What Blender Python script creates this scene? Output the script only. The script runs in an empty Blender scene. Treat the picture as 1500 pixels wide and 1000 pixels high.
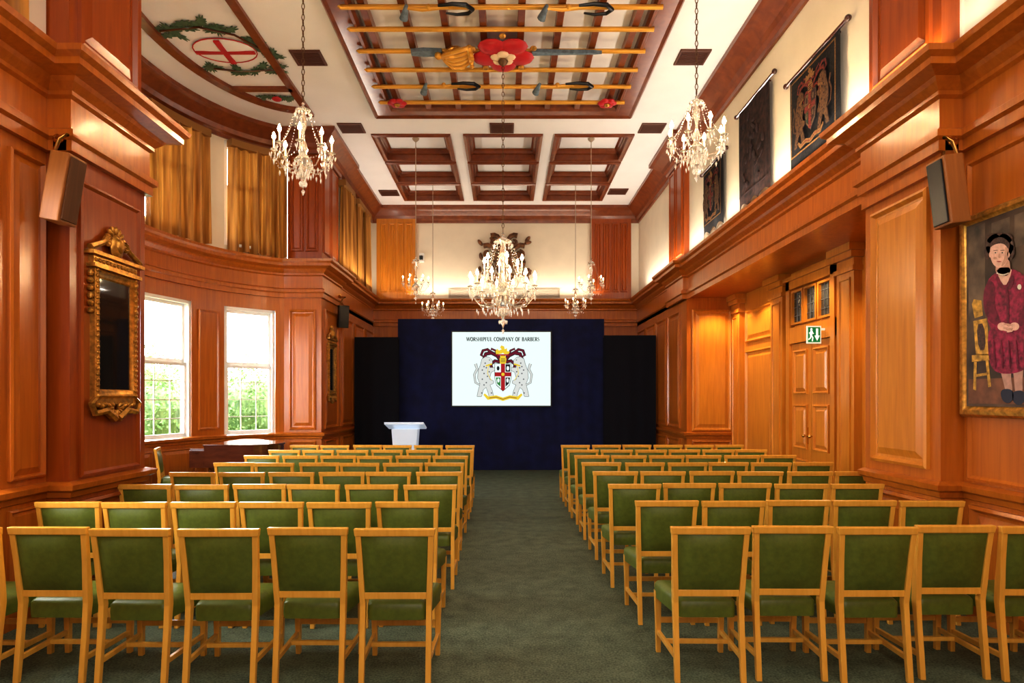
import bpy, bmesh, math, random
from mathutils import Vector, Matrix
random.seed(7)
F=917.0; CZ=1.64
sc=bpy.context.scene
COL=sc.collection
def ux(px,py,X):
    Y=F*X/(px-740.0); return Y, CZ-(py-583)*Y/F
def uy(px,py,Y):
    return (px-740)*Y/F, CZ-(py-583)*Y/F
def uz(px,py,Z):
    Y=F*(Z-CZ)/(583-py); return (px-740)*Y/F, Y
# ------------------------------------------------------------ materials
def newmat(name):
    m=bpy.data.materials.new(name); m.use_nodes=True
    nt=m.node_tree; b=nt.nodes['Principled BSDF']; return m,nt,b
def mat(name,c,rough=.5,metal=0,emit=None,es=0,var=0,scale=20,trans=0,bump=0,coat=0):
    m,nt,b=newmat(name)
    b.inputs['Base Color'].default_value=(*c,1); b.inputs['Roughness'].default_value=rough
    b.inputs['Metallic'].default_value=metal
    b.inputs['Transmission Weight'].default_value=trans
    b.inputs['Coat Weight'].default_value=coat
    if emit: b.inputs['Emission Color'].default_value=(*emit,1); b.inputs['Emission Strength'].default_value=es
    if var or bump:
        tc=nt.nodes.new('ShaderNodeTexCoord'); n=nt.nodes.new('ShaderNodeTexNoise')
        n.inputs['Scale'].default_value=scale; n.inputs['Detail'].default_value=4
        nt.links.new(tc.outputs['Object'],n.inputs['Vector'])
        if var:
            r=nt.nodes.new('ShaderNodeValToRGB')
            r.color_ramp.elements[0].position=.3; r.color_ramp.elements[1].position=.7
            r.color_ramp.elements[0].color=(*[max(0,x*(1-var)) for x in c],1)
            r.color_ramp.elements[1].color=(*[min(1,x*(1+var)) for x in c],1)
            nt.links.new(n.outputs['Fac'],r.inputs['Fac']); nt.links.new(r.outputs['Color'],b.inputs['Base Color'])
        if bump:
            bp=nt.nodes.new('ShaderNodeBump'); bp.inputs['Strength'].default_value=bump; bp.inputs['Distance'].default_value=.01
            nt.links.new(n.outputs['Fac'],bp.inputs['Height']); nt.links.new(bp.outputs['Normal'],b.inputs['Normal'])
    return m
def wood(name,c1,c2,rough=.30,sc3=(9,9,.7),coat=.28):
    m,nt,b=newmat(name)
    tc=nt.nodes.new('ShaderNodeTexCoord'); mp=nt.nodes.new('ShaderNodeMapping'); mp.inputs['Scale'].default_value=sc3
    n=nt.nodes.new('ShaderNodeTexNoise'); n.inputs['Scale'].default_value=2.2; n.inputs['Detail'].default_value=6; n.inputs['Distortion'].default_value=.6
    r=nt.nodes.new('ShaderNodeValToRGB'); r.color_ramp.elements[0].position=.25; r.color_ramp.elements[1].position=.75
    r.color_ramp.elements[0].color=(*c1,1); r.color_ramp.elements[1].color=(*c2,1)
    nt.links.new(tc.outputs['Object'],mp.inputs['Vector']); nt.links.new(mp.outputs['Vector'],n.inputs['Vector'])
    nt.links.new(n.outputs['Fac'],r.inputs['Fac']); nt.links.new(r.outputs['Color'],b.inputs['Base Color'])
    b.inputs['Roughness'].default_value=rough; b.inputs['Coat Weight'].default_value=coat; b.inputs['Coat Roughness'].default_value=.14
    return m
WOOD=wood('wood_oak',(.40,.110,.009),(.56,.175,.016))
RED=wood('wood_red',(.27,.050,.004),(.39,.088,.008))
LITE=wood('wood_light',(.52,.185,.018),(.68,.28,.032))
CEILW=wood('wood_ceiling',(.15,.032,.008),(.26,.068,.015),sc3=(3,3,3))
CHAIRW=wood('wood_chair',(.74,.38,.05),(.88,.50,.095),rough=.28,sc3=(14,14,2))
DARKW=wood('wood_mahogany',(.05,.012,.006),(.10,.025,.010),rough=.12,sc3=(2,8,8),coat=.8)
CREAM=mat('plaster_cream',(.80,.73,.60),.85,var=.03,scale=3)
CEIL=mat('plaster_ceiling',(.86,.84,.84),.95,var=.02,scale=2)
GREEN=mat('green_leather',(.115,.150,.020),.42,var=.15,scale=30,bump=.1)
GOLD=mat('gilt',(.52,.27,.05),.32,.6,var=.4,scale=25)
GOLDP=mat('gold_paint',(.75,.40,.06),.35,.3)
PELM=mat('pelmet_brown',(.30,.14,.03),.6)
BRASS=mat('brass',(.6,.35,.10),.25,1)
BLACK=mat('black',(.008,.008,.009),.35)
GREY=mat('grey_metal',(.35,.37,.4),.35,.6)
SLATE=mat('slate_blue',(.14,.19,.24),.5,var=.3,scale=20)
WHITE=mat('white_paint',(.88,.88,.86),.5)
REDP=mat('red_paint',(.50,.01,.015),.45)
LEAF=mat('leaf_green',(.075,.13,.065),.7,var=.4,scale=15)
BROWN=mat('vent_brown',(.12,.04,.02),.6)
VENT=mat('vent_dark',(.03,.012,.008),.7)
NAVY=mat('navy_drape',(.004,.008,.060),.9,var=.3,scale=4)
NBLK=mat('black_drape',(.002,.003,.010),.95)
MIRROR=mat('dark_mirror',(.02,.018,.016),.06,.0,coat=1)
CRYST=mat('crystal',(1,.98,.94),.04,0,emit=(1,.84,.62),es=.08,trans=.78)  # faint warm emission stands in for sparkle on the crystals
GLASSY=mat('cut_glass_stem',(1,.96,.9),.06,0,trans=.88,emit=(1,.8,.55),es=.02)
CANDLE=mat('candle_tube',(.9,.82,.62),.5,emit=(1,.72,.36),es=.8)
BULB=mat('flame_bulb',(1,.9,.7),.4,emit=(1,.74,.42),es=190)
BULBS=mat('flame_bulb_dim',(1,.9,.7),.4,emit=(1,.74,.42),es=40)
ROPE=mat('rope',(.45,.36,.28),.8)
CHAIN=mat('chain_bronze',(.18,.10,.05),.4,.7)
ACRYL=mat('frosted_acrylic',(.85,.9,.95),.35,trans=.4,emit=(.8,.88,1),es=.12)
# carpet
CARPET,nt,b=newmat('carpet_green')
tc=nt.nodes.new('ShaderNodeTexCoord'); n1=nt.nodes.new('ShaderNodeTexNoise'); n1.inputs['Scale'].default_value=75; n1.inputs['Detail'].default_value=6
n2=nt.nodes.new('ShaderNodeTexNoise'); n2.inputs['Scale'].default_value=6; n2.inputs['Detail'].default_value=12; n2.inputs['Roughness'].default_value=.65
mx=nt.nodes.new('ShaderNodeMath'); mx.operation='MULTIPLY_ADD'; mx.inputs[1].default_value=.60
m2=nt.nodes.new('ShaderNodeMath'); m2.operation='MULTIPLY'; m2.inputs[1].default_value=.40
r=nt.nodes.new('ShaderNodeValToRGB'); r.color_ramp.elements[0].position=.38; r.color_ramp.elements[1].position=.62
r.color_ramp.elements[0].color=(.028,.044,.024,1); r.color_ramp.elements[1].color=(.165,.215,.140,1)
for n in (n1,n2): nt.links.new(tc.outputs['Object'],n.inputs['Vector'])
nt.links.new(n2.outputs['Fac'],m2.inputs[0]); nt.links.new(n1.outputs['Fac'],mx.inputs[0]); nt.links.new(m2.outputs[0],mx.inputs[2])
nt.links.new(mx.outputs[0],r.inputs['Fac']); nt.links.new(r.outputs['Color'],b.inputs['Base Color']); b.inputs['Roughness'].default_value=.6
bp=nt.nodes.new('ShaderNodeBump'); bp.inputs['Strength'].default_value=.6; bp.inputs['Distance'].default_value=.01
nt.links.new(n1.outputs['Fac'],bp.inputs['Height']); nt.links.new(bp.outputs['Normal'],b.inputs['Normal'])
def fabric(name,c1,c2,tr=.4):
    m,nt,b=newmat(name)
    tc=nt.nodes.new('ShaderNodeTexCoord'); mp=nt.nodes.new('ShaderNodeMapping'); mp.inputs['Scale'].default_value=(6,6,.4)
    n=nt.nodes.new('ShaderNodeTexNoise'); n.inputs['Scale'].default_value=2
    r=nt.nodes.new('ShaderNodeValToRGB'); r.color_ramp.elements[0].position=.35; r.color_ramp.elements[1].position=.65
    r.color_ramp.elements[0].color=(*c1,1); r.color_ramp.elements[1].color=(*c2,1)
    nt.links.new(tc.outputs['Object'],mp.inputs['Vector']); nt.links.new(mp.outputs['Vector'],n.inputs['Vector']); nt.links.new(n.outputs['Fac'],r.inputs['Fac'])
    nt.links.new(r.outputs['Color'],b.inputs['Base Color']); b.inputs['Roughness'].default_value=.6
    t=nt.nodes.new('ShaderNodeBsdfTranslucent'); nt.links.new(r.outputs['Color'],t.inputs['Color'])
    ms=nt.nodes.new('ShaderNodeMixShader'); ms.inputs[0].default_value=tr
    out=nt.nodes['Material Output']
    nt.links.new(b.outputs[0],ms.inputs[1]); nt.links.new(t.outputs[0],ms.inputs[2]); nt.links.new(ms.outputs[0],out.inputs['Surface'])
    return m
CURT=fabric('gold_curtain',(.28,.11,.014),(.60,.30,.06),.07)
FOL=fabric('foliage',(.06,.12,.03),(.17,.25,.09),.35)
def emi(name,c,s=1.0):
    return mat(name,(0,0,0),.9,emit=c,es=s)
ES=.62
E_SCR=emi('screen_white',(.82,.94,.91),.72)
E_BLK=emi('screen_black',(.02,.02,.03),ES); E_RED=emi('screen_red',(.50,.02,.03),ES); E_DR=emi('screen_maroon',(.20,.015,.04),ES)
E_GLD=emi('screen_gold',(.95,.72,.06),ES); E_GRY=emi('screen_grey',(.16,.17,.18),ES); E_WHT=emi('screen_lynx',(.80,.83,.80),ES); E_GRN=emi('screen_green',(.05,.3,.08),ES)
# ------------------------------------------------------------ mesh builder
class PL:
    def __init__(s,o,u,v,n): s.o=Vector(o); s.u=Vector(u).normalized(); s.v=Vector(v).normalized(); s.n=Vector(n).normalized()
    def p(s,a,b,c=0): return s.o+s.u*a+s.v*b+s.n*c
def plR(X,Y): return PL((X,Y,0),(0,-1,0),(0,0,1),(-1,0,0))
def plL(X,Y): return PL((X,Y,0),(0,1,0),(0,0,1),(1,0,0))
def plB(Y,X=0): return PL((X,Y,0),(1,0,0),(0,0,1),(0,-1,0))
def plC(Z): return PL((0,0,Z),(1,0,0),(0,1,0),(0,0,-1))
class MB:
    def __init__(s): s.v=[]; s.f=[]; s.m=[]
    def add(s,pts,faces,m=0):
        b=len(s.v); s.v+= [tuple(p) for p in pts]
        for f in faces: s.f.append([b+i for i in f]); s.m.append(m)
    def hexa(s,p,m=0):
        s.add(p,[(0,3,2,1),(4,5,6,7),(0,1,5,4),(1,2,6,5),(2,3,7,6),(3,0,4,7)],m)
    def box(s,x0,x1,y0,y1,z0,z1,m=0):
        s.hexa([(x0,y0,z0),(x1,y0,z0),(x1,y1,z0),(x0,y1,z0),(x0,y0,z1),(x1,y0,z1),(x1,y1,z1),(x0,y1,z1)],m)
    def pbox(s,pl,a0,a1,b0,b1,c0,c1,m=0):
        s.hexa([pl.p(a,b,c) for c in (c0,c1) for a,b in ((a0,b0),(a1,b0),(a1,b1),(a0,b1))],m)
    def nested(s,pl,a0,a1,b0,b1,steps,m=0,cap=True,capm=None):
        pts=[]
        for i,h in steps:
            pts+=[pl.p(a0+i,b0+i,h),pl.p(a1-i,b0+i,h),pl.p(a1-i,b1-i,h),pl.p(a0+i,b1-i,h)]
        fs=[]
        for k in range(len(steps)-1):
            for j in range(4): fs.append((4*k+j,4*k+(j+1)%4,4*k+4+(j+1)%4,4*k+4+j))
        s.add(pts,fs,m)
        if cap: s.add(pts[-4:],[(0,1,2,3)],m if capm is None else capm)
    def sweep(s,path,prof,m=0):
        P=[Vector(p) for p in path]; N=len(P); offs=[]
        for i in range(N):
            ns=[]
            if i>0: d=(P[i]-P[i-1]).normalized(); ns.append(Vector((-d.y,d.x)))
            if i<N-1: d=(P[i+1]-P[i]).normalized(); ns.append(Vector((-d.y,d.x)))
            if len(ns)==2: q=(ns[0]+ns[1])/(1+ns[0].dot(ns[1]))
            else: q=ns[0]
            offs.append(q)
        K=len(prof); pts=[]
        for i in range(N):
            for o,z in prof: a=P[i]+offs[i]*o; pts.append((a.x,a.y,z))
        fs=[(i*K+k,(i+1)*K+k,(i+1)*K+k+1,i*K+k+1) for i in range(N-1) for k in range(K-1)]
        fs.append(tuple(range(K))); fs.append(tuple((N-1)*K+k for k in range(K)))
        s.add(pts,fs,m)
    def lathe(s,prof,c=(0,0,0),seg=16,m=0):
        c=Vector(c); pts=[]; fs=[]; K=len(prof)
        for j in range(seg):
            a=2*math.pi*j/seg
            for r_,z in prof: pts.append(c+Vector((r_*math.cos(a),r_*math.sin(a),z)))
        for j in range(seg):
            for k in range(K-1):
                j2=(j+1)%seg; fs.append((j*K+k,j2*K+k,j2*K+k+1,j*K+k+1))
        s.add(pts,fs,m)
    def tube(s,pts,r,seg=6,m=0):
        P=[Vector(p) for p in pts]; N=len(P); out=[]
        R=r if isinstance(r,(list,tuple)) else [r]*N
        prev=None
        for i in range(N):
            d=(P[min(i+1,N-1)]-P[max(i-1,0)]).normalized()
            if prev is None: up=Vector((0,0,1)) if abs(d.z)<.9 else Vector((1,0,0)); a=d.cross(up).normalized()
            else: a=(prev-d*prev.dot(d)).normalized()
            prev=a; b_=d.cross(a)
            for k in range(seg):
                t=2*math.pi*k/seg; out.append(P[i]+(a*math.cos(t)+b_*math.sin(t))*R[i])
        fs=[(i*seg+k,i*seg+(k+1)%seg,(i+1)*seg+(k+1)%seg,(i+1)*seg+k) for i in range(N-1) for k in range(seg)]
        fs.append(tuple(range(seg))); fs.append(tuple((N-1)*seg+k for k in range(seg)))
        s.add(out,fs,m)
    def ell(s,c,rx,ry,rz,m=0,su=10,sv=6,M=None):
        pts=[];fs=[]; c=Vector(c)
        for i in range(sv+1):
            ph=math.pi*i/sv
            for j in range(su):
                t=2*math.pi*j/su; q=Vector((rx*math.sin(ph)*math.cos(t),ry*math.sin(ph)*math.sin(t),rz*math.cos(ph)))
                if M: q=M@q
                pts.append(c+q)
        for i in range(sv):
            for j in range(su): fs.append((i*su+j,i*su+(j+1)%su,(i+1)*su+(j+1)%su,(i+1)*su+j))
        s.add(pts,fs,m)
    def pell(s,pl,a,b,ra,rb,c0,th,m=0,ang=0,su=12):
        M=Matrix((pl.u,pl.v,pl.n)).transposed()@Matrix.Rotation(ang,3,'Z')
        s.ell(pl.p(a,b,c0),ra,rb,th,m,su=su,M=M)
    def octa(s,c,r_,h,m=0):
        x,y,z=c
        s.add([(x,y,z+h*.35),(x+r_,y,z),(x,y+r_,z),(x-r_,y,z),(x,y-r_,z),(x,y,z-h*.65)],[(0,1,2),(0,2,3),(0,3,4),(0,4,1),(5,2,1),(5,3,2),(5,4,3),(5,1,4)],m)
    def ppoly(s,pl,pts,c0,c1,m=0):
        n=len(pts); P=[pl.p(a,b,c0) for a,b in pts]+[pl.p(a,b,c1) for a,b in pts]
        s.add(P,[tuple(range(n,2*n))]+[(i,(i+1)%n,n+(i+1)%n,n+i) for i in range(n)],m)
    def ribbon(s,pl,pts,w,c,m=0):
        W=w if isinstance(w,(list,tuple)) else [w]*len(pts); out=[]
        for i,(a,b) in enumerate(pts):
            d=Vector(pts[min(i+1,len(pts)-1)])-Vector(pts[max(i-1,0)]); d.normalize()
            out+=[pl.p(a-d.y*W[i]/2,b+d.x*W[i]/2,c),pl.p(a+d.y*W[i]/2,b-d.x*W[i]/2,c)]
        s.add(out,[(2*i,2*i+1,2*i+3,2*i+2) for i in range(len(pts)-1)],m)
    def loft(s,secs,m=0):
        pts=[];fs=[]
        for (x,y,z),wx,wy in secs: pts+=[(x-wx/2,y-wy/2,z),(x+wx/2,y-wy/2,z),(x+wx/2,y+wy/2,z),(x-wx/2,y+wy/2,z)]
        for k in range(len(secs)-1):
            for j in range(4): fs.append((4*k+j,4*k+(j+1)%4,4*k+4+(j+1)%4,4*k+4+j))
        n=len(pts); fs+= [(3,2,1,0),(n-4,n-3,n-2,n-1)]
        s.add(pts,fs,m)
    def mesh(s,name,mats,smooth=False,bevel=0,fix=True):
        me=bpy.data.meshes.new(name); me.from_pydata(s.v,[],s.f)
        for i,k in enumerate(s.m): me.polygons[i].material_index=k
        for m_ in mats: me.materials.append(m_)
        if fix or bevel:
            bm=bmesh.new(); bm.from_mesh(me)
            if bevel:
                bmesh.ops.remove_doubles(bm,verts=bm.verts,dist=1e-5)
                bmesh.ops.bevel(bm,geom=bm.edges[:],offset=bevel,segments=2,affect='EDGES',profile=.6,clamp_overlap=True)
            bmesh.ops.recalc_face_normals(bm,faces=bm.faces)
            bm.to_mesh(me); bm.free()
        if smooth:
            me.polygons.foreach_set('use_smooth',[True]*len(me.polygons)); me.set_sharp_from_angle(angle=math.radians(40))
        me.update(); return me
def ob(name,me,parent=None,loc=(0,0,0),rot=0,label=None,cat=None,group=None,kind=None):
    o=bpy.data.objects.new(name,me); o.location=loc; o.rotation_euler=(0,0,rot); COL.objects.link(o)
    if parent: o.parent=parent
    if label: o['label']=label
    if cat: o['category']=cat
    if group: o['group']=group
    if kind: o['kind']=kind
    return o
def fin(mb,name,mats,**k):
    sm=k.pop('smooth',False); bv=k.pop('bevel',0)
    return ob(name,mb.mesh(name,mats,sm,bv),**k)
def struct(mb,name,mats,**k): return fin(mb,name,mats,kind='structure',**k)
PAN=[(0,0),(0,.03),(.025,.042),(.05,.008),(.07,.006),(.13,.03)]
FLU=[(0,0),(.015,.028),(.035,.028),(.055,.004),(.075,.016)]
ZC=6.6
TR=[1]
def trim(mb,mats):
    struct(mb,'trim_%d'%TR[0],mats); TR[0]+=1
# ------------------------------------------------------------ floor
m=MB(); m.box(-6.4,4.9,-2.2,16.9,-.1,0); struct(m,'floor',[CARPET])
# ------------------------------------------------------------ bay geometry
BY,BA,BB=8.85,2.1,3.05
def bay(t,off=0):
    t=math.radians(t); a=BA+off; b_=BB+off
    return (-3.5-a*math.cos(t),BY+b_*math.sin(t))
WT=[(12,33),(46,68),(-33,-12),(-68,-46)]
def arcslab(mb,t0,t1,z0,z1,m_,o0=0,o1=.35):
    n=max(2,int((t1-t0)/3)); 
    for i in range(n):
        a=t0+(t1-t0)*i/n; b_=t0+(t1-t0)*(i+1)/n
        p=[bay(a,o0),bay(b_,o0),bay(b_,o1),bay(a,o1)]
        mb.hexa([(*q,z0) for q in p]+[(*q,z1) for q in p],m_)
arcp=[bay(72-k*(162/40)) for k in range(41)]
arcp[-1]=(-3.5,5.8)
low_left=[(-3.45,16.4),(-3.45,11.75),(-4.15,11.75)]+arcp[1:]+[(-3.34,5.8),(-3.34,4.8),(-3.52,4.8),(-3.52,-2)]
up_path=[(3.52,-2),(3.52,4.8),(3.34,4.8),(3.34,5.8),(3.5,5.8),(3.5,11.9),(3.4,11.9),(3.4,13),(3.5,13),(3.5,16.4),(-3.5,16.4),(-3.5,13),(-3.45,13)]+low_left[1:]
# ------------------------------------------------------------ right wall
M4=[WOOD,RED,CREAM,LITE]
w=MB()
w.box(3.52,3.95,-2,4.8,0,4.2,0); w.box(3.34,4.4,4.8,5.8,0,4.2,0)
w.box(4.4,4.7,4.8,11.9,0,3.6,3); w.box(3.5,4.7,5.8,11.9,3.55,4.2,0); w.box(3.45,4.7,11.9,16.8,0,4.2,0)
p=plR(3.52,4.8)
w.nested(p,.05,1.6,1.02,3.42,[(0,0),(0,.02),(.02,.028),(.04,.008)],0)
for a in (.08,1.5,2.9): w.nested(p,a,a+1.3,.2,.84,PAN,0)
w.nested(p,1.75,3.2,1.02,3.42,PAN,0)
p=plR(3.34,5.8)
w.nested(p,.12,.88,1.08,3.30,PAN,3); w.nested(p,.12,.88,.2,.84,PAN,0)
w.pbox(p,-.0,1.0,3.38,3.46,0,.04,0)
p=plR(4.4,11.9)
def pil(mb,p,a0,a1,m_,top=3.5):
    mb.pbox(p,a0,a1,0,top,0,.10,m_); mb.pbox(p,a0-.03,a1+.03,0,.3,0,.13,m_)
    mb.nested(p,a0+.07,a1-.07,.5,3.15,[(0,.10),(0,.118),(.02,.118),(.03,.102)],m_)
    mb.pbox(p,a0-.03,a1+.03,3.22,3.28,0,.13,m_); mb.pbox(p,a0-.05,a1+.05,3.38,3.46,0,.16,m_); mb.pbox(p,a0-.08,a1+.08,3.46,3.55,0,.2,m_)
for y0,y1 in ((7.72,8.12),(9.72,10.15),(11.5,11.9)): pil(w,p,11.9-y1,11.9-y0,3)
w.nested(p,.5,1.68,.3,2.5,PAN,3); w.nested(p,.5,1.68,2.64,3.22,PAN,3)
w.nested(p,4.3,5.9,.3,2.5,PAN,3); w.nested(p,4.3,5.9,2.64,3.22,PAN,3)
p=plB(11.9)
w.nested(p,3.55,4.3,1.02,3.32,PAN,3); w.nested(p,3.55,4.3,.2,.84,PAN,0)
p=plR(3.45,16.4)
for a in (.2,1.2,2.2,3.2): w.nested(p,a,a+.9,1.05,3.35,PAN,0); w.nested(p,a,a+.9,.2,.84,PAN,0)
struct(w,'wall_right',M4)
w=MB(); w.box(3.52,3.95,-2,4.8,4.2,6.9,2); w.box(3.5,3.95,4.8,16.8,4.2,6.9,2); struct(w,'wall_upper_right',M4)
w=MB(); w.box(3.36,3.6,4.82,5.78,4.2,6.6,1); p=plR(3.36,5.78); w.nested(p,.10,.86,4.42,6.15,PAN,1); trim(w,M4)
w=MB(); w.box(3.4,3.6,11.9,13,4.2,6.6,1); p=plR(3.4,13)
for a in (.1,.6): w.nested(p,a,a+.4,4.4,6.2,FLU,1)
trim(w,M4)
# ------------------------------------------------------------ left wall
w=MB()
def holewall(mb,x0,x1,z0,z1,m_,h0,h1):
    mb.box(x0,x1,-2,3.1,z0,z1,m_); mb.box(x0,x1,4.36,4.8,z0,z1,m_)
    mb.box(x0,x1,3.1,4.36,z0,h0,m_); mb.box(x0,x1,3.1,4.36,h1,z1,m_)
holewall(w,-3.95,-3.52,0,4.2,0,.95,3.3); holewall(w,-3.95,-3.52,4.2,6.9,2,4.4,6.25)
w.box(-3.8,-3.34,4.8,5.8,0,4.2,1)
w.box(-4.15,-3.45,11.75,13,0,4.2,0)
w.box(-3.9,-3.45,13,16.8,0,4.2,0); w.box(-3.9,-3.5,13,16.8,4.2,6.9,2)
p=plL(-3.52,4.36); w.nested(p,.06,.40,1.05,3.42,[(0,0),(0,.03),(.015,.04),(.03,.008),(.08,.03)],0); w.nested(p,.06,.40,.2,.84,[(0,0),(0,.02),(.015,.028),(.03,.008),(.05,.02)],0)
p=plL(-3.34,4.8)
w.nested(p,.1,.9,1.02,3.35,[(0,0),(0,.02),(.02,.028),(.04,.008)],1); w.nested(p,.1,.9,.2,.84,PAN,1)
p=plB(11.75); w.nested(p,-4.05,-3.55,1.05,3.3,PAN,0); w.nested(p,-4.05,-3.55,.2,.84,PAN,0)
p=plL(-3.45,11.75)
for a in (.15,1.4,2.5,3.6): w.nested(p,a,a+.95,1.05,3.35,PAN,0); w.nested(p,a,a+.95,.2,.84,PAN,0)
struct(w,'wall_left',M4)
w=MB(); w.box(-3.8,-3.36,4.82,5.78,4.2,6.9,1); p=plL(-3.36,4.82); w.nested(p,.10,.86,4.42,6.15,PAN,1); trim(w,M4)
w=MB(); w.box(-4.1,-3.46,11.8,13,4.2,6.9,1); p=plB(11.8)
for a in (-4.05,-3.77): w.nested(p,a,a+.25,4.4,6.2,FLU,1)
p=plL(-3.46,11.8)
for a in (.1,.62): w.nested(p,a,a+.45,4.4,6.2,FLU,1)
trim(w,M4)
w=MB()
arcslab(w,-90,73,0,.95,0); arcslab(w,-90,73,3.27,4.2,0); arcslab(w,-90,73,6.2,6.9,2); arcslab(w,-90,73,4.2,4.35,2)
gaps=[(-90,-68),(-46,-33),(-12,12),(33,46),(68,73)]
for a,b_ in gaps:
    arcslab(w,a,b_,.95,3.27,0); arcslab(w,a,b_,4.35,6.2,2)
for a,b_ in ((34.5,44.5),(-10,10),(-44.5,-34.5)):
    P0=Vector(bay(a,-.005)); P1=Vector(bay(b_,-.005)); L=(P1-P0).length; u=(P1-P0)/L
    pl=PL((P0.x,P0.y,0),(u.x,u.y,0),(0,0,1),(u.y,-u.x,0))
    w.nested(pl,.04,L-.04,1.1,3.15,[(0,0),(0,.03),(.02,.035),(.04,.015)],0)
for k in range(-4,4):
    P0=Vector(bay(k*18+1,-.005)); P1=Vector(bay(k*18+17,-.005)); L=(P1-P0).length; u=(P1-P0)/L
    pl=PL((P0.x,P0.y,0),(u.x,u.y,0),(0,0,1),(u.y,-u.x,0))
    w.nested(pl,.04,L-.04,.2,.82,[(0,0),(0,.05),(.02,.055),(.04,.035),(.09,.05)],0)
struct(w,'wall_bay',M4)
# ------------------------------------------------------------ back and front walls
w=MB()
w.box(-3.9,4.7,16.4,16.8,0,4.2,0); w.box(-3.9,4.7,16.4,16.8,4.2,6.9,2)
struct(w,'wall_back',M4)
for a,b_ in ((-3.35,-2.32),(2.23,3.28)):
    w=MB(); mi=1 if a>0 else 3
    w.box(a,b_,16.3,16.4,4.2,6.6,mi)
    p=plB(16.3)
    for k in range(4): q=a+.08+k*(b_-a-.16)/4; w.nested(p,q+.02,q+(b_-a-.16)/4-.02,4.4,6.2,FLU,mi)
    trim(w,M4)
w=MB(); w.box(-3.95,3.95,-2.3,-2,0,6.9,0); struct(w,'wall_front',[WOOD])
# ------------------------------------------------------------ trims
ENT=[(0,3.52),(.05,3.52),(.05,3.6),(.08,3.62),(.08,3.67),(.03,3.70),(.03,3.92),(.06,3.94),(.06,3.97),(.11,4.02),(.13,4.05),(.24,4.08),(.24,4.13),(.28,4.16),(.29,4.2),(0,4.25)]
m=MB(); m.sweep(up_path,ENT,0); trim(m,[WOOD])
TOPC=[(0,6.22),(.04,6.22),(.05,6.28),(.10,6.31),(.13,6.38),(.24,6.47),(.28,6.50),(.34,6.53),(.34,6.6)]
m=MB(); m.sweep(up_path,TOPC,0); trim(m,[CEILW])
DADO=[(0,.87),(.02,.88),(.03,.92),(.07,.94),(.08,.98),(.02,1.0),(0,1.0)]
BASE=[(0,.0),(.035,.0),(.035,.14),(.02,.17),(0,.18)]
right_a=[(3.52,-2),(3.52,4.8),(3.34,4.8),(3.34,5.8)]
right_b=[(4.4,11.9),(3.45,11.9),(3.45,16.4),(-3.45,16.4)]+low_left[1:]
m=MB(); m.sweep(right_a,DADO,0); trim(m,[WOOD])
m=MB(); m.sweep(right_b,DADO,0); trim(m,[WOOD])
m=MB(); m.sweep([(3.52,-2),(3.52,4.8),(3.34,4.8),(3.34,5.8),(4.4,5.8),(4.4,7.7)],BASE,0); struct(m,'baseboard_right',[WOOD])
m=MB(); m.sweep(right_b,BASE,0); struct(m,'baseboard_left',[WOOD])
# ------------------------------------------------------------ ceiling
CT=6.78
holes=[(-1.93,1.87,4.5,10.62)]
cof=[]
for y0,y1 in ((11.82,12.98),(13.2,14.3),(14.5,15.6)):
    for x0,x1 in ((-2.45,-1.10),(-.72,.64),(1.0,2.36)):
        holes.append((x0,x1,y0,y1)); cof.append((x0,x1,y0,y1))
xs=sorted({-6.4,4.9}|{h[0] for h in holes}|{h[1] for h in holes}); ys=sorted({-2.2,16.9}|{h[2] for h in holes}|{h[3] for h in holes})
m=MB()
for i in range(len(xs)-1):
    for j in range(len(ys)-1):
        cx=(xs[i]+xs[i+1])/2; cy=(ys[j]+ys[j+1])/2
        if any(h[0]<cx<h[1] and h[2]<cy<h[3] for h in holes): continue
        m.box(xs[i],xs[i+1],ys[j],ys[j+1],ZC,CT)
m.box(-6.4,4.9,-2.2,16.9,CT,6.95)
m.box(-1.93,1.87,4.5,10.62,6.66,CT)
struct(m,'ceiling',[CEIL])
pc=plC(ZC)
for x0,x1,y0,y1 in cof:
    m=MB(); m.nested(pc,x0,x1,y0,y1,[(-.07,0),(-.07,.03),(-.02,.045),(.02,.03),(.02,-.08),(.05,-.09),(.07,-.09),(.08,-.14),(.11,-.17)],0,cap=False)
    trim(m,[CEILW])
m=MB(); m.nested(pc,-2.28,2.22,4.1,10.97,[(0,0),(0,.05),(.03,.08),(.07,.05),(.09,.05),(.28,.05),(.30,.09),(.34,.09),(.37,.04),(.37,-.06)],0,cap=False); trim(m,[CEILW])
m=MB()
m.box(-3.46,-3.34,6.0,10.95,6.55,6.6)
def cel(t,off=0): t=math.radians(t); return (-3.4-(1.35+off)*math.cos(t),8.4+(2.35+off)*math.sin(t))
for k in range(40):
    a=-90+k*4.5; b_=a+4.5; q=[cel(a,-.07),cel(b_,-.07),cel(b_,.07),cel(a,.07)]
    m.hexa([(*x,6.54) for x in q]+[(*x,6.6) for x in q],0)
m.box(-4.4,-3.4,9.95,10.05,6.55,6.6)
trim(m,[CEILW])
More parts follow.
